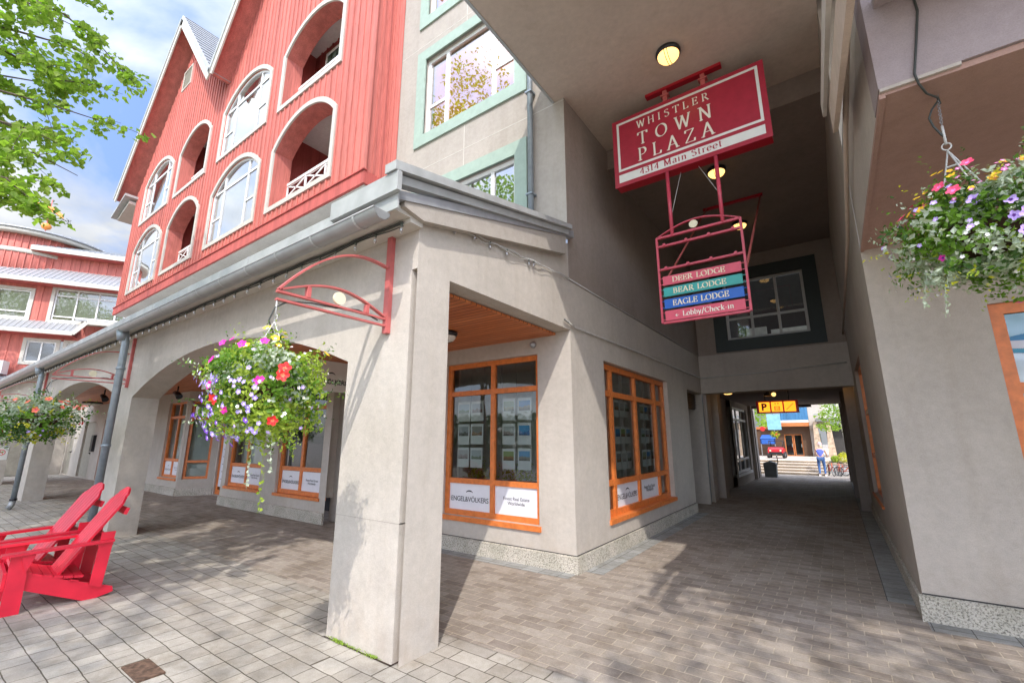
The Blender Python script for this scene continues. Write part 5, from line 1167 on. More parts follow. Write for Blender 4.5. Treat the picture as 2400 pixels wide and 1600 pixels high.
# ---- rusty cover in the paving, moss at the pillar foot
mb = MB(); mb.box(-4.36, -4.02, 1.29, 1.45, .001, .012); t = tag(mb.build('drain_cover', 'drain_rust', at=(-4.2, 1.37, 0)), 'small rusty square cover sunk in the grey paving at the bottom left', 'drain cover')
random.seed(4); mb = MB()
for k in range(420):
    u = random.choice((random.gauss(.17, .06), random.gauss(.42, .09), random.gauss(.62, .04), random.gauss(.2, .05))); leaf(mb, (-3.66 + u, 2.45 - abs(random.gauss(.012, .012)), .004 + random.uniform(0, .014)), .014, Vector((0, -.5, 1)) + rdir(), .5)
tag(mb.build('moss', 'moss', at=(-3.3, 2.44, 0), kind='stuff'), 'green moss growing along the foot of the corner pillar', 'moss')
mb = MB(); pr_ = [(-3.67, 2.44), (-2.82, 2.44), (-2.82, 2.86), (-2.79, 2.86), (-2.79, 2.40), (-3.69, 2.41)]
mb.face([(x, y, .0055) for x, y in pr_[:2] + [(-2.81, 2.425), (-3.67, 2.43)]]); mb.face([(-2.83, 2.43, .0055), (-2.815, 2.43, .0055), (-2.80, 2.85, .0055), (-2.83, 2.85, .0055)])
mb.build('pillar_joint', 'soil', kind='structure')
# ---- property cards in the shop windows
card_me = None
ART = [((.10, .18, .05), (.45, .55, .62)), ((.22, .12, .09), (.40, .42, .45)), ((.16, .15, .14), (.42, .44, .46)), ((.30, .17, .08), (.35, .33, .30)), ((.40, .34, .33), (.6, .6, .6)), ((.20, .24, .16), (.50, .55, .56)), ((.32, .25, .07), (.45, .50, .32)), ((.30, .24, .18), (.10, .28, .62)), ((.28, .22, .20), (.5, .52, .5)), ((.05, .16, .38), (.08, .35, .66)), ((.28, .14, .05), (.32, .40, .14)), ((.25, .24, .20), (.18, .42, .70))]
def artmat(i):
    lo, hi = ART[i % 12]; m, tt, b = nodes('photo_print'); g = tt.nodes.new('ShaderNodeTexCoord'); sp = tt.nodes.new('ShaderNodeSeparateXYZ'); tt.links.new(g.outputs['Generated'], sp.inputs[0])
    v = ntex(tt, pos(tt, (1, 1, .7)), 9 + (i % 5) * 2.5, 3, .5); a = tt.nodes.new('ShaderNodeMath'); a.operation = 'MULTIPLY_ADD'; a.inputs[1].default_value = .9; tt.links.new(v, a.inputs[0]); tt.links.new(sp.outputs['Z'], a.inputs[2])
    r = tt.nodes.new('ShaderNodeValToRGB'); e = r.color_ramp.elements; e[0].position = .45; e[1].position = .95; e[0].color = tuple(q * .45 for q in lo) + (1,); e[1].color = tuple(hi) + (1,)
    for p_, c_ in ((.62, lo), (.80, [q * 1.3 for q in lo]), (.86, [q * .9 for q in hi])): k = e.new(p_); k.color = tuple(c_) + (1,)
    tt.links.new(a.outputs[0], r.inputs[0]); tt.links.new(r.outputs[0], b.inputs['Base Color']); b.inputs['Roughness'].default_value = .6; return m
arts = [artmat(i) for i in range(12)]
FC = [(-4.95, -4.69, 1.87, 2.18), (-4.67, -4.42, 1.87, 2.18), (-4.94, -4.7, 1.51, 1.83), (-4.67, -4.42, 1.52, 1.83), (-4.94, -4.7, 1.17, 1.47), (-4.67, -4.43, 1.17, 1.47), (-4.05, -3.82, 1.87, 2.19), (-3.77, -3.53, 1.87, 2.19), (-4.05, -3.82, 1.52, 1.82), (-3.77, -3.54, 1.52, 1.83), (-4.05, -3.82, 1.17, 1.46), (-3.77, -3.54, 1.17, 1.47)]
rows = ['top', 'top', 'middle', 'middle', 'bottom', 'bottom'] * 2; cols = ['first', 'second'] * 3 + ['third', 'fourth'] * 3
def card(P, a, b, c, d, w, i, label, group):
    t = thing('property_card', label, 'card', tuple(P((a + b) / 2, c, w)), group); q = MB(); pbox(q, P, a, b, c, d, w, w + .006); q.build('sheet', 'paper', t)
    q = MB(); hh = d - c; pbox(q, P, a + .022, b - .022, c + hh * .42, d - hh * .13, w - .003, w - .001); q.build('photo', arts[i % 12], t)
for i, (a, b, c, d) in enumerate(FC):
    card(PY(5.4), a, b, c, d, 0, i, 'property card in the front shop window, %s row, %s from the left' % (rows[i], cols[i]), 'property cards hung in the front shop window')
for r, (c, d) in enumerate(((1.96, 2.24), (1.52, 1.80), (1.10, 1.40))):
    for k in range(6):
        y0 = 7.08 + (k % 3) * .235 + (0 if k < 3 else 1.22); y1 = y0 + .215
        card(PX(XB - .22), y0, y1, c, d, 0, r * 6 + k + 3, 'property card in the passage side window, %s row, %s of the row' % (('top', 'middle', 'bottom')[r], ('first', 'second', 'third', 'fourth', 'fifth', 'last')[k]), 'property cards hung in the passage side window')
t = thing('card_cables', 'thin steel cables holding the cards in the front shop window', 'cable', (-4.2, 5.41, .98))
for x in (-4.96, -4.68, -4.41, -4.06, -3.80, -3.52):
    mb = MB(); mb.tube([(x, 5.41, .98), (x, 5.41, 2.7)], .003, 4); mb.build('cable', 'grey_metal', t)
for x, lb in ((-4.75, 'dark red window planter at the left inside the front shop window'), (-3.95, 'dark red window planter in the middle of the front shop window')):
    t = thing('planter_box', lb, 'planter', (x, 5.7, .56), 'dark red planters inside the shop window'); mb = MB(); mb.prism([(-.22, .56), (.22, .56), (.26, .98), (-.26, .98)], lambda u, v, w: (x + u, w, v), 5.58, 5.84); mb.build('box', 'crimson', t)
    mb = MB()
    for k in range(260): leaf(mb, (x + random.gauss(0, .16), 5.7 + random.gauss(0, .06), 1.0 + abs(random.gauss(0, .12))), .06, rdir(), .35)
    mb.build('foliage', 'leaf_lime', t, kind='stuff')

# ================================================================== RED LODGE AT THE FAR LEFT
UL = Vector((.477, .879, 0)).normalized(); NL = Vector((.879, -.477, 0)).normalized(); PL0 = Vector((-34, 6.3, 0))
PF = lambda u, v, w: PL0 + UL * u - NL * w + Vector((0, 0, v))       # u along the facade, w into it
rl = thing('red_lodge', 'red board lodge with a round roof drum behind the far end of the arcade', 'building', tuple(PL0))
def fslab(mb, u0, u1, poly): mb.prism(poly, lambda w, v, u: PF(u, v, w), u0, u1)     # poly in (w, v)
mb = MB(); facade(mb, -12, 3, 0, 7.95, [(-3.0, 1.0, 5.6, 6.95)], PF, .2)
u = -12
while u < 3:
    for a, b in (((0, 5.4), (7.1, 7.9)) if -3.2 < u < 1.2 else ((0, 7.9),)): pbox(mb, PF, u, u + .05, a, b, -.03, -.001)
    u += .42
mb.build('lower_wall', 'red_siding', rl)
mb = MB(); facade(mb, -12, 3, 7.95, 10.3, [(-4.5, -3.15, 8.1, 9.7), (-2.2, 1.1, 8.0, 10.0)], PF, .2)
u = -12
while u < -2.4:
    if not -4.8 < u < -2.95: pbox(mb, PF, u, u + .05, 7.95, 10.1, -.03, -.001)
    u += .32
mb.build('upper_wall', 'red_siding', rl)
mb = MB(); facade(mb, -3.45, 3, 10.9, 12.35, [], lambda a, b, c: PF(a, b, c + .8), .2)
u = -3.4
while u < 3: pbox(mb, PF, u, u + .05, 11.0, 12.2, .77, .799); u += .42
pbox(mb, PF, -3.46, -3.41, 10.9, 12.3, .76, 1.4); mb.build('attic_wall', 'red_siding', rl)
mb = MB(); fslab(mb, -12, -.84, [(-.75, 7.42), (.0, 8.0), (.0, 7.9), (-.75, 7.32)]); fslab(mb, -12, 3, [(-.7, 10.28), (.8, 11.3), (.8, 11.2), (-.7, 10.18)]); fslab(mb, -3.7, 3, [(.2, 12.42), (1.6, 13.0), (1.6, 12.9), (.2, 12.32)])
fslab(mb, -.84, 2.0, [(-.75, 8.15), (.0, 8.25), (.0, 8.15), (-.75, 8.05)]); rf = mb.build('roof', 'roof_metal', rl)
mb = MB()
for k in range(60):
    u = -12 + k * .25
    if u < -.9: mb.bar(PF(u, 7.435, -.75), PF(u, 8.01, 0), .03, .03)
mb.build('roof_rib', 'metal_flashing', rf); mb = MB()
for k in range(60): u = -12 + k * .25; mb.bar(PF(u, 10.30, -.7), PF(u, 11.31, .8), .03, .03)
mb.build('roof_rib', 'metal_flashing', rf); mb = MB()
for k in range(34, 60): u = -12 + k * .25; mb.bar(PF(u, 12.44, .2), PF(u, 13.02, 1.6), .03, .03)
mb.build('roof_rib', 'metal_flashing', rf)
mb = MB(); pbox(mb, PF, -12, -.8, 7.18, 7.40, -.80, -.751); pbox(mb, PF, -12, 3, 10.02, 10.25, -.75, -.701); pbox(mb, PF, -3.7, 3, 12.12, 12.38, .14, .199)
mb.bar(PF(-.82, 7.28, -.78), PF(-.30, 7.98, -.78), .05, .22); pbox(mb, PF, -.3, 2.0, 7.87, 8.09, -.8, -.751); mb.build('eave_fascia', 'trim_beige', rl)
mb = MB(); pbox(mb, PF, -12, -.85, 7.16, 7.18, -.75, -.001); pbox(mb, PF, -12, 3, 10.0, 10.02, -.7, -.001); pbox(mb, PF, -3.7, 3, 12.10, 12.12, .2, .799); mb.build('eave_soffit', 'red_trim', rl)
def lwin(a, b, c, d, us, vs, bl='blind_cream'):
    wf = window(rl, PF, a, b, c, d, .03, .07, us, vs, 'white_paint', 'glass_blind'); t = MB(); ring(t, [(a, c), (b, c), (b, d), (a, d)], .16, PF, -.05, .01); t.build('window_trim', 'trim_beige', wf)
    r = MB(); r.face([PF(a, c, .19), PF(b, c, .19), PF(b, d, .19), PF(a, d, .19)]); r.build('blind', bl, wf)
lwin(-4.5, -3.15, 8.1, 9.65, [], [8.45]); lwin(-2.15, 1.1, 8.1, 9.95, [-1.2, -.25, .6], [8.35, 9.55]); lwin(-2.85, -1.65, 5.7, 6.85, [-2.25], [], 'room_dark'); lwin(-1.2, .9, 5.7, 6.85, [-.2], [], 'room_dark')
cxd, rdm = PF(-4.6, 0, 3.3), 3.3
def drum(prof, name, m): q = MB(); q.lathe(prof, cxd, 44); return q.build(name, m, rl)
drum([(3.05, 10.2), (3.05, 13.15)], 'drum_wall', 'red_siding')
q = MB()
for k in range(70): a = 2 * pi * k / 70; p = cxd + Vector((3.06 * cos(a), 3.06 * sin(a), 0)); q.obox((p.x, p.y, 11.6), (.03 * cos(a), .03 * sin(a), 0), (-.025 * sin(a), .025 * cos(a), 0), (0, 0, 1.45))
q.build('drum_batten', 'red_siding', rl)
drum([(3.09, 11.9), (3.12, 11.92), (3.12, 12.12), (3.09, 12.14)], 'drum_band', 'trim_beige')
drum([(3.3, 12.98), (3.42, 12.98), (3.46, 13.18), (3.3, 13.18)], 'drum_fascia', 'trim_beige'); drum([(3.52, 13.19), (3.52, 13.28), (.2, 14.1), (.02, 14.15)], 'drum_roof', 'roof_metal')
q = MB()
for k in range(56): a = 2 * pi * k / 56; q.bar(cxd + Vector((3.5 * cos(a), 3.5 * sin(a), 13.30)), cxd + Vector((.25 * cos(a), .25 * sin(a), 14.11)), .04, .04)
q.build('drum_roof_rib', 'metal_flashing', rl)
# weather vane
vb = cxd + Vector((0, 0, 14.1)); t = thing('weather_vane', 'copper weather vane with ball, letters and an animal figure on top of the round roof', 'weather vane', tuple(vb))
q = MB(); q.tube([vb, vb + Vector((0, 0, 2.5))], .025, 6); q.build('pole', 'bracket_red', t)
q = MB(); q.lathe([(.05, .42), (.2, .5), (.26, .64), (.2, .78), (.05, .86)], vb, 16); q.build('ball', 'copper', t)
q = MB(); q.lathe([(.02, .1), (.12, .16), (.13, .24), (.03, .3)], vb, 12); q.build('finial', 'copper', t)
q = MB(); q.lathe([(.02, .98), (.1, 1.05), (.1, 1.15), (.02, 1.2)], vb, 10); q.build('hub', 'bracket_red', t)
q = MB()
for d in (Vector((.25, 1, 0)).normalized(), Vector((1, -.25, 0)).normalized()):
    q.tube([vb + d * -.9 + Vector((0, 0, 1.1)), vb + d * .95 + Vector((0, 0, 1.1))], .014, 5)
q.build('arms', 'wire_dark', t)
for d, s_ in ((Vector((.25, 1, 0)).normalized(), 'E'), (Vector((-.25, -1, 0)).normalized(), 'W'), (Vector((1, -.25, 0)).normalized(), 'S'), (Vector((-1, .25, 0)).normalized(), 'N')):
    q = MB(); serif_text(s_, .26, vb + d * .95 + Vector((0, 0, 1.13)), UL, (0, 0, 1), q, weight=.2); q.build('letter', 'wire_dark', t)
q = MB(); fish = [(-.75, 2.05), (-.55, 2.0), (-.3, 1.82), (.0, 1.72), (.35, 1.55), (.5, 1.4), (.55, 1.32), (.72, 1.36), (.66, 1.5), (.62, 1.62), (.35, 1.86), (.05, 2.02), (-.2, 2.12), (-.5, 2.12), (-.72, 2.2)]
q.prism(fish, lambda u, v, w: vb + UL * u - NL * w + Vector((0, 0, v)), -.03, .03); q.build('figure', 'copper', t)
q = MB(); q.tube([vb + UL * -.5 + Vector((0, 0, 1.42)), vb + UL * 1.0 + Vector((0, 0, 1.22))], .015, 5); q.tube([vb + UL * 1.0 + Vector((0, 0, 1.22)), vb + UL * .85 + Vector((0, 0, 1.38))], .015, 5); q.build('arrow', 'wire_dark', t)
# air conditioner on the low roof
c_ = PF(-3.7, 5.25, -.6); t = thing('air_conditioner', 'white air conditioner box on the low roof at the left edge', 'air conditioner', tuple(PF(-3.7, 4.9, -.6)))
q = MB(); q.obox(c_, UL * .5, NL * .3, (0, 0, .34)); q.build('casing', 'white_paint', t)
q = MB()
for k in range(7): q.obox(c_ + NL * .305 + Vector((0, 0, -.24 + k * .08)), UL * .4, NL * .006, (0, 0, .012))
q.build('grille', 'grey_metal', t)
mb = MB(); fslab(mb, -12, -3.0, [(-1.6, 4.5), (0, 4.95), (0, 4.85), (-1.6, 4.4)]); mb.build('porch_roof', 'roof_metal', rl)
mb = MB(); pbox(mb, PF, -12, -3.0, 4.25, 4.48, -1.66, -1.601); mb.build('porch_fascia', 'trim_beige', rl)

# ================================================================== PLAZA BEYOND THE TUNNEL
mb = MB(); mb.box(-30, 30, 26.9, 60, .0, .57); struct('terrace', mb, 'concrete_step')
t = thing('stairs', 'pale concrete steps climbing to the terrace beyond the tunnel', 'stairs', (-2.5, 24.6, 0))
for k in range(5):
    mb = MB(); mb.box(-6.5, -.55, 24.73 + k * .45, 26.899, .114 * k + .001, .114 * k + .08); mb.box(-6.5, -.55, 24.66 + k * .45, 26.899, .114 * k + .081, .114 * (k + 1)); mb.build('step', 'concrete_step', t)
pz = thing('plaza_building', 'building with blue boards, timber beam and brown glazed doors on the terrace', 'building', (-1, 33, .57))
mb = MB(); facade(mb, -12, -1.3, .57, 2.35, [(-2.7, -1.75, .571, 1.9)], PY(33), .2); mb.build('brown_wall', 'door_dark', pz)
mb = MB(); mb.box(-3.4, -1.3, 32.5, 33, 2.35, 2.58); mb.box(-12, -3.4, 32.9, 32.99, 2.2, 2.35); mb.build('timber_beam', 'timber', pz)
mb = MB(); mb.box(-3.4, -1.3, 32.55, 33, 2.582, 2.72); mb.build('white_band', 'white_paint', pz)
mb = MB(); mb.box(-2.75, -1.3, 32.6, 33.2, 2.722, 6); 
for k in range(9): mb.box(-2.72 + k * .16, -2.70 + k * .16, 32.58, 32.599, 2.73, 6)
mb.build('blue_wall', 'blue_siding', pz)
mb = MB(); mb.box(-1.29, -.5, 32.7, 33.3, 2.2, 6); mb.box(-1.29, -1.05, 32.9, 33.3, .57, 2.2); mb.build('stucco_wall', 'stucco', pz)
mb = MB(); mb.box(-.5, 4, 32.9, 33.4, .57, 2.4); mb.build('shop_wall', 'room_dark', pz)
for x in (-1.0, -.35): mb = MB(); mb.prism([(x - .18, .57), (x + .22, .57), (x + .1, 2.6), (x - .08, 2.6)], lambda u, v, w: (u, w, v), 32.3, 32.7); mb.build('stone_pillar', 'stone_tan', pz)
mb = MB(); mb.box(-.9, 4, 32.2, 33.5, 2.62, 2.8); mb.box(-1.0, 4, 31.9, 32.19, 2.95, 3.05); mb.build('porch_roof', 'metal_flashing', pz)
mb = MB(); facade(mb, -.5, 4, 2.8, 6, [(0, .7, 3.2, 4), (1.2, 2, 3.2, 4)], PY(33), .2); mb.build('upper_wall', 'plaster_white', pz)
for a, b in ((-2.7, -2.24), (-2.21, -1.75)):
    dm = MB(); ring(dm, outline(a, b, .58, 1.88), -.05, PY(33), .05, .09); o = dm.build('glazed_door', 'timber', pz); g = MB(); g.face([(a + .05, 33.07, .63), (b - .05, 33.07, .63), (b - .05, 33.07, 1.83), (a + .05, 33.07, 1.83)]); g.build('pane', 'glass', o)
    dm = MB(); dm.box(b - .09, b - .07, 33.0, 33.04, 1.1, 1.3); dm.build('handle', 'wire_white', o)
mb = MB(); mb.box(-2.9, -1.6, 33.6, 33.65, .57, 2); mb.build('room_back', 'room_dark', pz)
mb = MB(); mb.box(-1.05, -.78, 32.85, 32.89, .75, 1.9); mb.build('shop_window', 'glass_blind', pz)
t = thing('blue_sign_board', 'light blue weathered board hanging left of the blue wall', 'sign', (-3.1, 32.2, 2.1)); mb = MB(); mb.box(-3.45, -2.72, 32.2, 32.25, 2.15, 3.1); mb.build('board', 'sky_blue_board', t); mb = MB(); mb.tube([(-3.1, 32.2, 3.1), (-3.1, 32.2, 3.6)], .01, 5); mb.build('hanger', 'dark_metal', t)

mb = MB(); mb.lathe([(.14, -.03), (.14, .03)], (-3.75, 32.2, 2.22), 20, 'y'); tag(mb.build('round_sign', 'petal_red', at=(-3.75, 32.2, 2.1)), 'small round red sign over the brown wall at the left', 'sign')
t = thing('awning', 'deep blue awning over the stall at the left of the terrace', 'awning', (-3.5, 31.8, 1.3)); mb = MB(); mb.prism([(31.4, 1.62), (32.4, 1.85), (32.4, 1.82), (31.4, 1.58)], lambda u, v, w: (w, u, v), -3.85, -3.05); mb.prism([(31.4, 1.3), (31.42, 1.3), (31.42, 1.6), (31.4, 1.6)], lambda u, v, w: (w, u, v), -3.85, -3.05); mb.build('canvas', 'awning_blue', t)
mb = MB(); mb.box(-3.84, -3.80, 31.4, 31.44, .57, 1.6); mb.build('post', 'grey_metal', t); mb = MB(); mb.box(-3.10, -3.06, 31.4, 31.44, .57, 1.6); mb.build('post', 'grey_metal', t)
basket((-2.95, 30.5, 1.85), .18, .14, 'tiny hanging basket with red and yellow flowers far away beside the blue awning', [('leaf_green', .3, 0), ('leaf_yellow', 0, 0)], 260, (-2.95, 30.5, 2.1), 77, .07, (), [('petal_red', 'petal_orange', 12, .07, -.2, .9, ANY)])
# utility vehicle
t = thing('utility_vehicle', 'small red utility vehicle with black roll cage parked on the terrace', 'vehicle', (-2.8, 28.6, .57)); vx, vy, vz = -2.82, 28.6, .57
for sx in (-.36, .36):
    for sy in (0, .95):
        q = MB(); q.lathe([(.12, -.07), (.17, -.05), (.17, .05), (.12, .07)], (vx + sx, vy + sy, vz + .171), 16, 'x'); wh = q.build('wheel', 'rubber', t); q = MB(); q.lathe([(.08, -.075), (.08, .075)], (vx + sx, vy + sy, vz + .171), 10, 'x'); q.build('rim', 'grey_metal', wh)
q = MB(); q.prism([(-.15, .32), (-.12, .47), (.25, .58), (.55, .50), (1.25, .52), (1.25, .28), (.1, .22), (-.12, .24)], lambda u, v, w: (vx + w, vy + u, vz + v), -.36, .36); q.build('body', 'vehicle_red', t)
q = MB(); q.box(vx - .3, vx + .3, vy - .17, vy - .151, vz + .2, vz + .34); q.build('grille', 'black_paint', t)
for s in (-.24, .24): q = MB(); q.lathe([(.045, -.01), (.045, .01)], (vx + s, vy - .16, vz + .41), 10, 'y'); q.build('headlight', 'cream', t)
q = MB()
for s in (-.33, .33): q.tube([(vx + s, vy + .25, vz + .56), (vx + s, vy + .4, vz + .92), (vx + s, vy + 1.0, vz + .92), (vx + s, vy + 1.15, vz + .5)], .018, 6)
q.tube([(vx - .33, vy + .4, vz + .92), (vx + .33, vy + .4, vz + .92)], .018, 6); q.tube([(vx - .33, vy + 1.0, vz + .92), (vx + .33, vy + 1.0, vz + .92)], .018, 6); q.build('roll_cage', 'black_paint', t)
q = MB(); q.box(vx - .28, vx + .28, vy + .6, vy + .95, vz + .5, vz + .62); q.build('seat', 'black_paint', t)
# bin
t = thing('litter_bin', 'grey litter bin with a handle rail by the left side of the tunnel mouth', 'bin', (-2.5, 22.6, 0))
q = MB(); q.prism([(-2.72, .0), (-2.28, .0), (-2.26, .5), (-2.74, .5)], lambda u, v, w: (u, w, v), 22.4, 22.85); q.build('body', 'bin_grey', t)
q = MB(); q.prism([(-2.76, .501), (-2.24, .501), (-2.28, .6), (-2.5, .66), (-2.72, .6)], lambda u, v, w: (u, w, v), 22.37, 22.88); q.build('lid', 'bin_grey', t)
q = MB(); q.tube([(-2.26, 22.6, .5), (-2.2, 22.6, .62), (-2.22, 22.6, .88), (-2.2, 22.6, .9)], .02, 6); q.tube([(-2.55, 22.6, .68), (-2.22, 22.6, .70)], .02, 6); q.build('handle', 'dark_metal', t)
# planter wall with shrubs and birch
t = thing('stone_planter', 'low stone planter wall behind the row of bicycles', 'planter', (.9, 27, 0))
mb = MB(); mb.box(-.5, 3.5, 26.3, 28.8, 0, .44); mb.build('wall', 'stone_grey', t); mb = MB(); mb.box(-.54, 3.54, 26.26, 28.84, .441, .50); mb.build('cap', 'stone_tan', t)
random.seed(9)
for x, y, r, m_, lb in ((-.22, 26.8, .17, 'leaf_lime', 'small light green shrub at the left end of the planter'), (.12, 26.9, .25, 'leaf_yellow', 'bright yellow shrub in the planter left of the birch'), (.72, 27.0, .25, 'leaf_yellow', 'bright yellow shrub in the planter right of the birch')):
    mb = MB()
    for k in range(700): d = rdir(); leaf(mb, (x + d.x * r * random.uniform(.5, 1.1), y + d.y * r, .52 + r * .8 + d.z * r * random.uniform(.5, 1.1)), .06, d + rdir())
    tag(mb.build('shrub', m_, at=(x, y, .5), kind=None), lb, 'shrub', 'shrubs in the stone planter')
def tree(name, label, trunk, r0, r1, mat, crown, n, lsize, lm, seed, limbs=(), group=None, cutoff=None, flat=.5):
    random.seed(seed); t = thing(name, label, 'tree', trunk[0], group)
    q = MB(); q.tube(trunk, r0, 10, r2=r1)
    q.build('trunk', mat, t)
    if limbs:
        for l in limbs:
            q = MB(); q.tube(l, l_r(l, r1), 7, r2=.008); q.build('limb', mat, t)
    q = MB()
    for (c, rr, k) in crown:
        c = Vector(c)
        for j in range(int(n * k)):
            d = rdir(); s = random.uniform(.1, 1) ** .45; p = c + Vector((d.x * rr[0], d.y * rr[1], d.z * rr[2])) * s * (1 + .35 * noise.noise(d * 2.2 + Vector((seed, 0, 0))))
            if noise.noise(p * (1.9 / max(rr)) * 1.6 + Vector((seed * 3, 0, 0))) < -.12 and random.random() < .8: continue
            leaf(q, p, lsize * random.uniform(.6, 1.3), (Vector((0, 0, 1)) * flat + rdir()), .75, .15)
    q.build('crown', lm, t, kind='stuff'); return t
def l_r(l, r1): return max(.015, r1 * .6)
tb = tree('birch_tree', 'white birch leaning left in the planter beyond the tunnel', [(.45, 27.6, .3), (.38, 27.6, 1.2), (.28, 27.6, 2.1), (.2, 27.6, 2.9), (.1, 27.6, 4.4)], .105, .05, 'birch_bark',
     [((-.25, 27.4, 2.2), (.6, .6, .28), .5), ((-.1, 27.5, 2.75), (.75, .7, .35), .8), ((.3, 27.6, 3.3), (.9, .9, .5), 1), ((.6, 27.4, 2.7), (.3, .4, .35), .2)], 700, .11, 'leaf_tree', 5)
q = MB(); random.seed(3)
for k in range(26):
    z = random.uniform(.6, 2.7); x = .45 - (z - .3) * .094; r = .103 - (z - .3) * .012; a = random.uniform(pi + .3, 2 * pi - .3); q.obox((x + r * cos(a), 27.6 + r * sin(a), z), (-.03 * sin(a), .03 * cos(a), .004), (.004 * cos(a), .004 * sin(a), 0), (0, 0, .012))
q.build('bark_mark', 'birch_mark', tb, kind='stuff')
# bicycles
def bike(loc, rz, label):
    t = thing('bicycle', label, 'bicycle', loc, 'orange rental bicycles in a row before the planter', rz); L3 = lambda x, y, z: (loc[0] + x, loc[1] + y, loc[2] + z); R = .19
    for x in (-.3, .3):
        q = MB(); q.tube([L3(x + R * cos(a), 0, R + .012 + R * sin(a)) for a in [2 * pi * k / 20 for k in range(21)]], .014, 6, caps=False); w_ = q.build('wheel', 'rubber', t)
        q = MB(); q.tube([L3(x + (R - .018) * cos(a), 0, R + .012 + (R - .018) * sin(a)) for a in [2 * pi * k / 20 for k in range(21)]], .006, 4, caps=False)
        for k in range(8): a = pi * k / 8; q.tube([L3(x + (R - .02) * cos(a), 0, R + .012 + (R - .02) * sin(a)), L3(x - (R - .02) * cos(a), 0, R + .012 - (R - .02) * sin(a))], .002, 3)
        q.build('rim', 'grey_metal', w_)
    q = MB()
    for p, r in (([(-.3, 0, .2), (-.06, 0, .2), (.2, 0, .46), (-.12, 0, .44), (-.06, 0, .2)], .013), ([(-.3, 0, .2), (-.12, 0, .44), (-.14, 0, .52)], .011), ([(.3, 0, .2), (.2, 0, .46), (.17, 0, .56)], .013)): q.tube([L3(*k) for k in p], r, 6)
    q.build('frame', 'bike_orange', t)
    q = MB(); q.tube([L3(.14, -.16, .58), L3(.18, -.1, .57), L3(.18, .1, .57), L3(.14, .16, .58)], .010, 6); q.build('handlebar', 'dark_metal', t)
    q = MB(); q.prism([(-.24, 0), (-.04, .02), (-.04, -.02)], lambda u, v, w: L3(u, v, w), .53, .56); q.build('saddle', 'black_paint', t); return t
bike((-.42, 25.0, 0), radians(-70), 'orange bicycle the person is leaning over'); bike((-.12, 25.1, 0), radians(-80), 'orange bicycle second from the left in the row'); bike((.13, 24.9, 0), radians(-28), 'white wheeled bicycle turned sideways, third in the row'); bike((.38, 25.2, 0), radians(-20), 'last bicycle of the row, beside the tunnel wall')
t = thing('handrail', 'dark handrail post standing among the bicycles', 'railing', (.33, 24.6, 0)); q = MB(); q.tube([(.33, 24.6, 0), (.24, 24.6, .72)], .018, 6); q.build('post', 'dark_metal', t); q = MB(); q.tube([(.24, 24.6, .72), (.30, 25.6, .95)], .014, 6); q.build('rail', 'dark_metal', t)
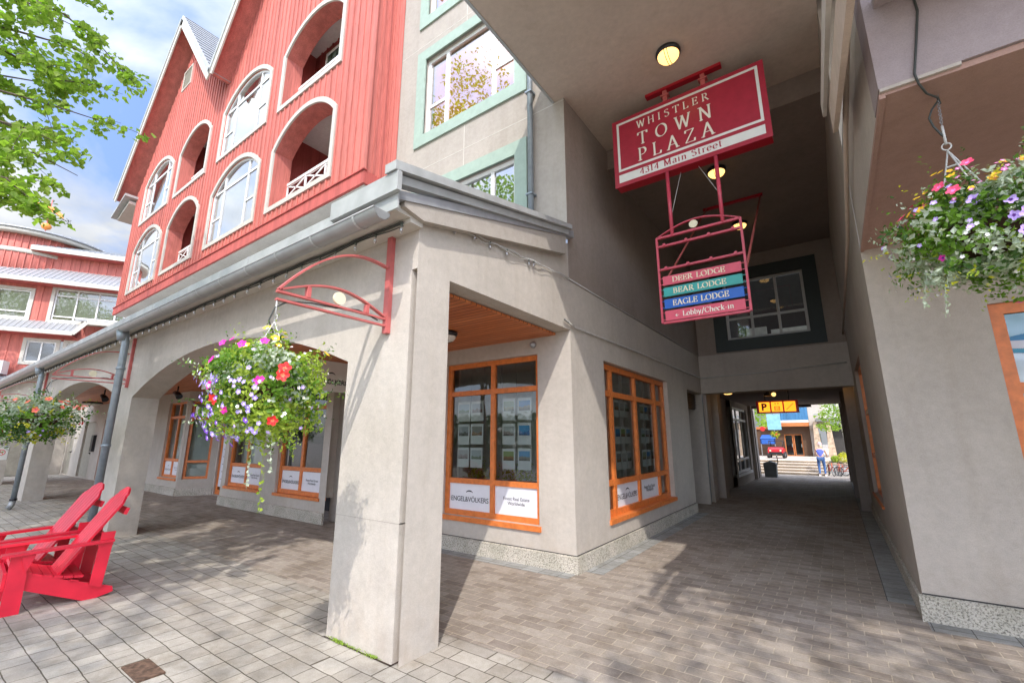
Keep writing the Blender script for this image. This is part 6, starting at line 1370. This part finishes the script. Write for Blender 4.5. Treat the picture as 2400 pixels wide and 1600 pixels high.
# person: one skinned body
def person():
    t = thing('person', 'person in blue T-shirt, jeans and pale cap beside the bicycles beyond the tunnel', 'person', (-.72, 24.6, 0)); s = .80; ox, oy = -.72, 24.6
    J = {'pel': (0, 0, .98), 'sp': (.0, .03, 1.18), 'ch': (.02, .07, 1.38), 'nk': (.03, .1, 1.52), 'hd': (.04, .13, 1.60), 'top': (.04, .14, 1.76), 'ls': (-.17, .07, 1.43), 'le': (-.24, .1, 1.18), 'lh': (-.12, .3, 1.02), 'rs': (.2, .09, 1.42), 're': (.28, .18, 1.18), 'rh': (.30, .38, 1.02),
         'lp': (-.1, 0, .93), 'lk': (-.13, .06, .52), 'la': (-.12, -.04, .09), 'lt': (-.13, .12, .03), 'rp': (.1, 0, .93), 'rk': (.12, .1, .52), 'ra': (.13, .02, .09), 'rt': (.14, .18, .03)}
    E_ = [('pel', 'sp'), ('sp', 'ch'), ('ch', 'nk'), ('nk', 'hd'), ('hd', 'top'), ('ch', 'ls'), ('ls', 'le'), ('le', 'lh'), ('ch', 'rs'), ('rs', 're'), ('re', 'rh'), ('pel', 'lp'), ('lp', 'lk'), ('lk', 'la'), ('la', 'lt'), ('pel', 'rp'), ('rp', 'rk'), ('rk', 'ra'), ('ra', 'rt')]
    Rr = dict(pel=.125, sp=.12, ch=.14, nk=.05, hd=.085, top=.075, ls=.06, le=.042, lh=.032, rs=.06, re=.042, rh=.032, lp=.095, lk=.062, la=.042, lt=.035, rp=.095, rk=.062, ra=.042, rt=.035)
    def skin(names, name, mat, grow=1.0, sub=1):
        ks = list(names); idx = {k: i for i, k in enumerate(ks)}; me = bpy.data.meshes.new(name)
        me.from_pydata([tuple(c * s for c in J[k]) for k in ks], [(idx[a], idx[b]) for a, b in E_ if a in idx and b in idx], []); o = bpy.data.objects.new(name, me); COL.objects.link(o); o.parent = t
        m_ = o.modifiers.new('skin', 'SKIN'); sl = me.skin_vertices if len(me.skin_vertices) else None
        if sl is None: 
            bpy.context.view_layer.objects.active = o
        for k, v in zip(ks, me.skin_vertices[0].data): v.radius = (Rr[k] * s * grow,) * 2
        me.skin_vertices[0].data[0].use_root = True
        sm_ = o.modifiers.new('sub', 'SUBSURF'); sm_.levels = sm_.render_levels = sub + 1; me.materials.append(M(mat)); return o
    skin(J.keys(), 'body', 'skin')
    skin(['pel', 'sp', 'ch', 'ls', 'rs'], 'shirt', 'shirt_blue', 1.12); skin(['pel', 'lp', 'lk', 'la', 'rp', 'rk', 'ra'], 'jeans', 'jeans', 1.14)
    hc = Vector((ox + .04 * s, oy + .135 * s, 1.70 * s)); q = MB(); q.lathe([(.098 * s, -.02), (.10 * s, .02), (.085 * s, .07), (.04 * s, .10), (.005, .105)], hc, 16); q.lathe([(.13 * s, -.022), (.10 * s, -.012)], hc, 16); q.build('cap', 'cap_pink', t)
    q = MB(); q.lathe([(.05, -.03), (.088 * s, .0), (.09 * s, .05), (.05, .08)], hc - Vector((0, .02, .085)), 12); q.build('hair', 'cream', t)
    for k, dx in (('lh', -1), ('rh', 1)):
        q = MB(); b = Vector((ox, oy, 0)) + Vector(J[k]) * s
        for f in range(4): q.tube([b + Vector(((f - 1.5) * .014, 0, 0)), b + Vector(((f - 1.5) * .015, .035 + (.006 if f in (1, 2) else 0), -.005)), b + Vector(((f - 1.5) * .014, .05, -.03))], .006, 5)
        q.tube([b, b + Vector((-dx * .03, .02, -.01)), b + Vector((-dx * .032, .04, -.02))], .007, 5); q.build('fingers', 'skin', t)
    for k in ('lt', 'rt'):
        q = MB(); b = Vector((ox, oy, 0)) + Vector(J[k]) * s; q.prism([(-.17, .0), (.05, .0), (.055, .03), (-.02, .06), (-.17, .07)], lambda u, v, w: (b.x + w, b.y + u * s + .01, v), -.04, .04); q.build('shoe', 'white_paint', t)
person()
# far trees behind the plaza
for x, y, h, lb in ((-6.5, 42, 7, 'green tree showing between the tunnel and the hanging board'), (5, 45, 9, 'green tree rising behind the white porch of the plaza')):
    tree('plaza_tree', lb, [(x, y, .5), (x, y, h * .5)], .2, .1, 'bark', [((x, y, h * .7), (3, 3, 3), 1)], 2200, .35, 'leaf_tree', int(h))
# ================================================================== STREET TREES (the near one hangs into view, the others stand behind the camera and throw the dappled shade)
def bough(q, lf, pts, r, dens, spread, lsize, seed):
    random.seed(seed); pts = [Vector(p) for p in pts]; q.tube(pts, r * .55, 6, r2=.0025)
    seg = []
    for a, b in zip(pts, pts[1:]):
        L_ = (b - a).length
        for k in range(int(L_ / .07)): seg.append((a + (b - a) * random.random(), (b - a).normalized()))
    for p, d in seg:
        if random.random() > .75: continue
        tw = (d * .5 + rdir() * .9 + Vector((0, 0, -.25))).normalized(); L_ = random.uniform(.4, 1) * spread; e = p + tw * L_; mid = p + tw * L_ * .5 + Vector((0, 0, .02)); q.tube([p, mid, e], .0035, 4, r2=.0015)
        for j in range(int(dens * L_)):
            s = random.random(); c = p + (e - p) * s; leaf(lf, c + rdir() * .055 + Vector((0, 0, -.015)), lsize * random.uniform(.65, 1.25), Vector((0, 0, .7)) + rdir() * 1.1, .8, .2)
t = thing('street_tree', 'leafy deciduous tree whose branches hang into the top left of the sky', 'tree', (-6.2, -3.2, 0))
q = MB(); q.tube([(-6.2, -3.2, 0), (-6.15, -3.15, 1.5), (-6.0, -3.0, 3.2), (-5.9, -2.9, 5), (-5.8, -2.8, 7.5), (-5.8, -2.9, 10)], .17, 12, r2=.05); q.build('trunk', 'bark', t)
q, lf = MB(), MB()
base = (-6.0, -2.6, 3.6)
B_ = [([(-6.0, -3, 4.2), (-5.4, -1.4, 4.9), (-5.0, -.05, 5.15), (-5.0, .3, 5.2), (-4.95, .55, 5.05), (-4.95, .74, 4.90)], .03), ([(-5.9, -2.9, 3.8), (-5.3, -1.2, 4.4), (-5.0, .0, 4.62), (-5.05, .35, 4.60), (-5.0, .62, 4.72)], .03),
      ([(-5.9, -2.9, 3.6), (-5.3, -1.2, 4.0), (-5.0, .0, 4.25), (-4.95, .35, 4.30), (-4.95, .74, 4.36)], .025), ([(-6, -3, 3.4), (-5.1, -1.2, 3.6), (-4.7, .0, 3.85), (-4.6, .25, 3.85), (-4.6, .42, 3.82)], .022),
      ([(-6, -3, 3.2), (-5.0, -1.2, 3.5), (-4.7, 0, 3.62), (-4.6, .3, 3.68), (-4.6, .55, 3.62)], .02), ([(-6, -3, 3.0), (-5.0, -1.1, 3.3), (-4.6, .0, 3.42), (-4.5, .2, 3.38), (-4.45, .44, 3.17)], .02),
      ([(-6.1, -3, 4.8), (-5.6, -1.2, 5.4), (-5.2, -.2, 5.5), (-5.1, .2, 5.55), (-5.0, .45, 5.5)], .03), ([(-6.1, -3, 4), (-5.9, -1.0, 4.4), (-5.7, .1, 4.8), (-5.6, .45, 4.9)], .025), ([(-6.1, -3, 4), (-5.9, -1.0, 4.1), (-5.6, .05, 4.3), (-5.5, .35, 4.25)], .022), ([(-6.1, -3, 3.6), (-5.6, -1.0, 3.8), (-5.3, .0, 3.95), (-5.2, .25, 3.98)], .022),
      ([(-6.2, -3, 5.0), (-6.2, -1.2, 5.4), (-6.1, .1, 5.9), (-6.0, .5, 5.85)], .03), ([(-6.2, -3, 5.0), (-6.0, -1.2, 5.0), (-5.8, .1, 5.35), (-5.7, .42, 5.4), (-5.6, .75, 5.3)], .03), ([(-6.2, -3, 5.0), (-5.9, -1.2, 4.4), (-5.5, .1, 4.95), (-5.4, .4, 4.95)], .03),
      ([(-6.2, -3, 4.4), (-6.0, -1.2, 4.2), (-6.0, .1, 4.6), (-6.0, .5, 4.5)], .03), ([(-6.2, -3, 4.2), (-6.3, -1.2, 3.9), (-6.3, .2, 3.95), (-6.2, .5, 3.9)], .03),
      ([(-6.1, -3, 3.3), (-5.6, -1.0, 3.5), (-5.2, .0, 3.6), (-5.1, .3, 3.55)], .022), ([(-6.1, -3, 5.6), (-5.6, -1.2, 6.2), (-5.2, -.1, 6.1), (-5.0, .3, 6.2), (-4.9, .7, 6.15)], .03)]
for k, (p, sp) in enumerate(B_): bough(q, lf, p, .032, 200 if k != 2 else 100, .40 if k not in (2,) else .3, .058, 100 + k)
q.build('branches', 'bark', t); lf.build('foliage', 'leaf_tree', t, kind='stuff')
def crown_pts(c, r, n, seed, thr=-.05, sc=.75):
    random.seed(seed); o = []
    for k in range(n):
        d = rdir(); s = random.uniform(.02, 1) ** .42; p = Vector(c) + Vector((d.x * r[0], d.y * r[1], d.z * r[2])) * s
        if noise.noise(p * sc + Vector((seed, 0, 0))) > thr: o.append(p)
    return o
def shade_tree(name, label, base, crowns, n, seed, lsize=.16, thr=-.08):
    t = thing(name, label, 'tree', base, 'street trees in front of the arcade'); cz = crowns[0][0]
    q = MB(); q.tube([base, (base[0], base[1], 3.2), (cz[0], cz[1], cz[2])], .2, 10, r2=.06)
    for c, r in crowns: q.tube([(base[0], base[1], 3.4), ((base[0] + c[0]) / 2, (base[1] + c[1]) / 2, (3.4 + c[2]) / 2 + .4), c], .07, 6, r2=.02)
    q.build('trunk', 'bark', t); q = MB()
    for c, r in crowns:
        vol = r[0] * r[1] * r[2]
        for p in crown_pts(c, r, int(n * vol / 12), seed + int(c[0] * 3), thr): leaf(q, p, lsize * random.uniform(.6, 1.3), Vector((0, 0, .5)) + rdir(), .75, .15)
    q.build('crown', 'leaf_tree', t, kind='stuff')
shade_tree('shade_tree', 'street tree standing nearest the red chairs, behind the camera', (-5.6, -5.4, 0), [((-4.7, -3.9, 10.2), (3.0, 2.3, 1.9)), ((-7.4, -4.2, 10.0), (2.4, 2.4, 2.2)), ((-5.5, -6.5, 8.2), (2.6, 1.8, 1.6)), ((-1.6, -6.9, 10.0), (2.3, 1.5, 1.2))], 6500, 41, .15, -.16)
shade_tree('shade_tree', 'street tree opposite the second arch, behind the camera', (-12.5, -5.4, 0), [((-11.0, -3.7, 10.2), (3.4, 2.8, 2.4)), ((-14.4, -4.0, 10.0), (3.0, 2.8, 2.4)), ((-12.5, -1.6, 15.2), (2.2, .8, .8))], 6000, 42, .16, -.14)
shade_tree('shade_tree', 'street tree opposite the third arch, behind the camera', (-19.5, -5.4, 0), [((-18.0, -3.7, 10.2), (3.4, 2.8, 2.4)), ((-21.4, -4.0, 10.0), (3.4, 2.8, 2.4)), ((-25, -4.0, 10.0), (3, 2.8, 2.4)), ((-30.5, -2.6, 11.0), (3.2, 2.4, 2.6))], 5000, 43, .16, -.14)
shade_tree('shade_tree', 'street tree to the right behind the camera, shading the passage mouth', (6.8, -4.8, 0), [((5.4, -2.1, 9.5), (2.5, 2.2, 1.7)), ((8.6, -1.6, 9.6), (2.6, 2.4, 2.0)), ((3.4, -2.9, 8.2), (1.1, 1.0, .6))], 5200, 44, .15, -.12)
shade_tree('shade_tree', 'tall slender tree behind the camera, mirrored in the upper windows', (-14.6, -7.2, 0), [((-14.2, -5.2, 19.5), (2.6, 1.6, 3.4)), ((-15.0, -6.4, 14.0), (1.6, 1.2, 3.0)), ((-10.2, -6.0, 17.2), (1.8, 1.3, 2.4))], 2300, 48, .17, .0)
shade_tree('shade_tree', 'sparse street tree behind the camera over the corner', (1.5, -8.4, 0), [((2.3, -7.6, 11.5), (2.6, 1.9, 1.3)), ((-.6, -7.6, 10.5), (2.0, 1.4, 1.0))], 1500, 45, .13, .02)

# greenery and a low stone wall on the other side of the street (seen mirrored in the shop windows)
random.seed(12); mb = MB()
for k in range(9000): leaf(mb, (random.uniform(-22, 9), -12 + random.gauss(0, .55), random.uniform(.7, 3.0) + .5 * noise.noise(Vector((k * .01, 0, 0)))), .3, rdir(), .7)
tag(mb.build('hedge', ['leaf_dark'], at=(-6, -12, 0)), 'tall dark hedge across the street behind the camera', 'hedge')
mb = MB(); mb.box(-22, 9, -11.0, -10.6, 0, 1.0); tag(mb.build('stone_wall', 'stone_grey', at=(-6, -10.8, 0)), 'low grey stone wall in front of the hedge behind the camera', 'wall')
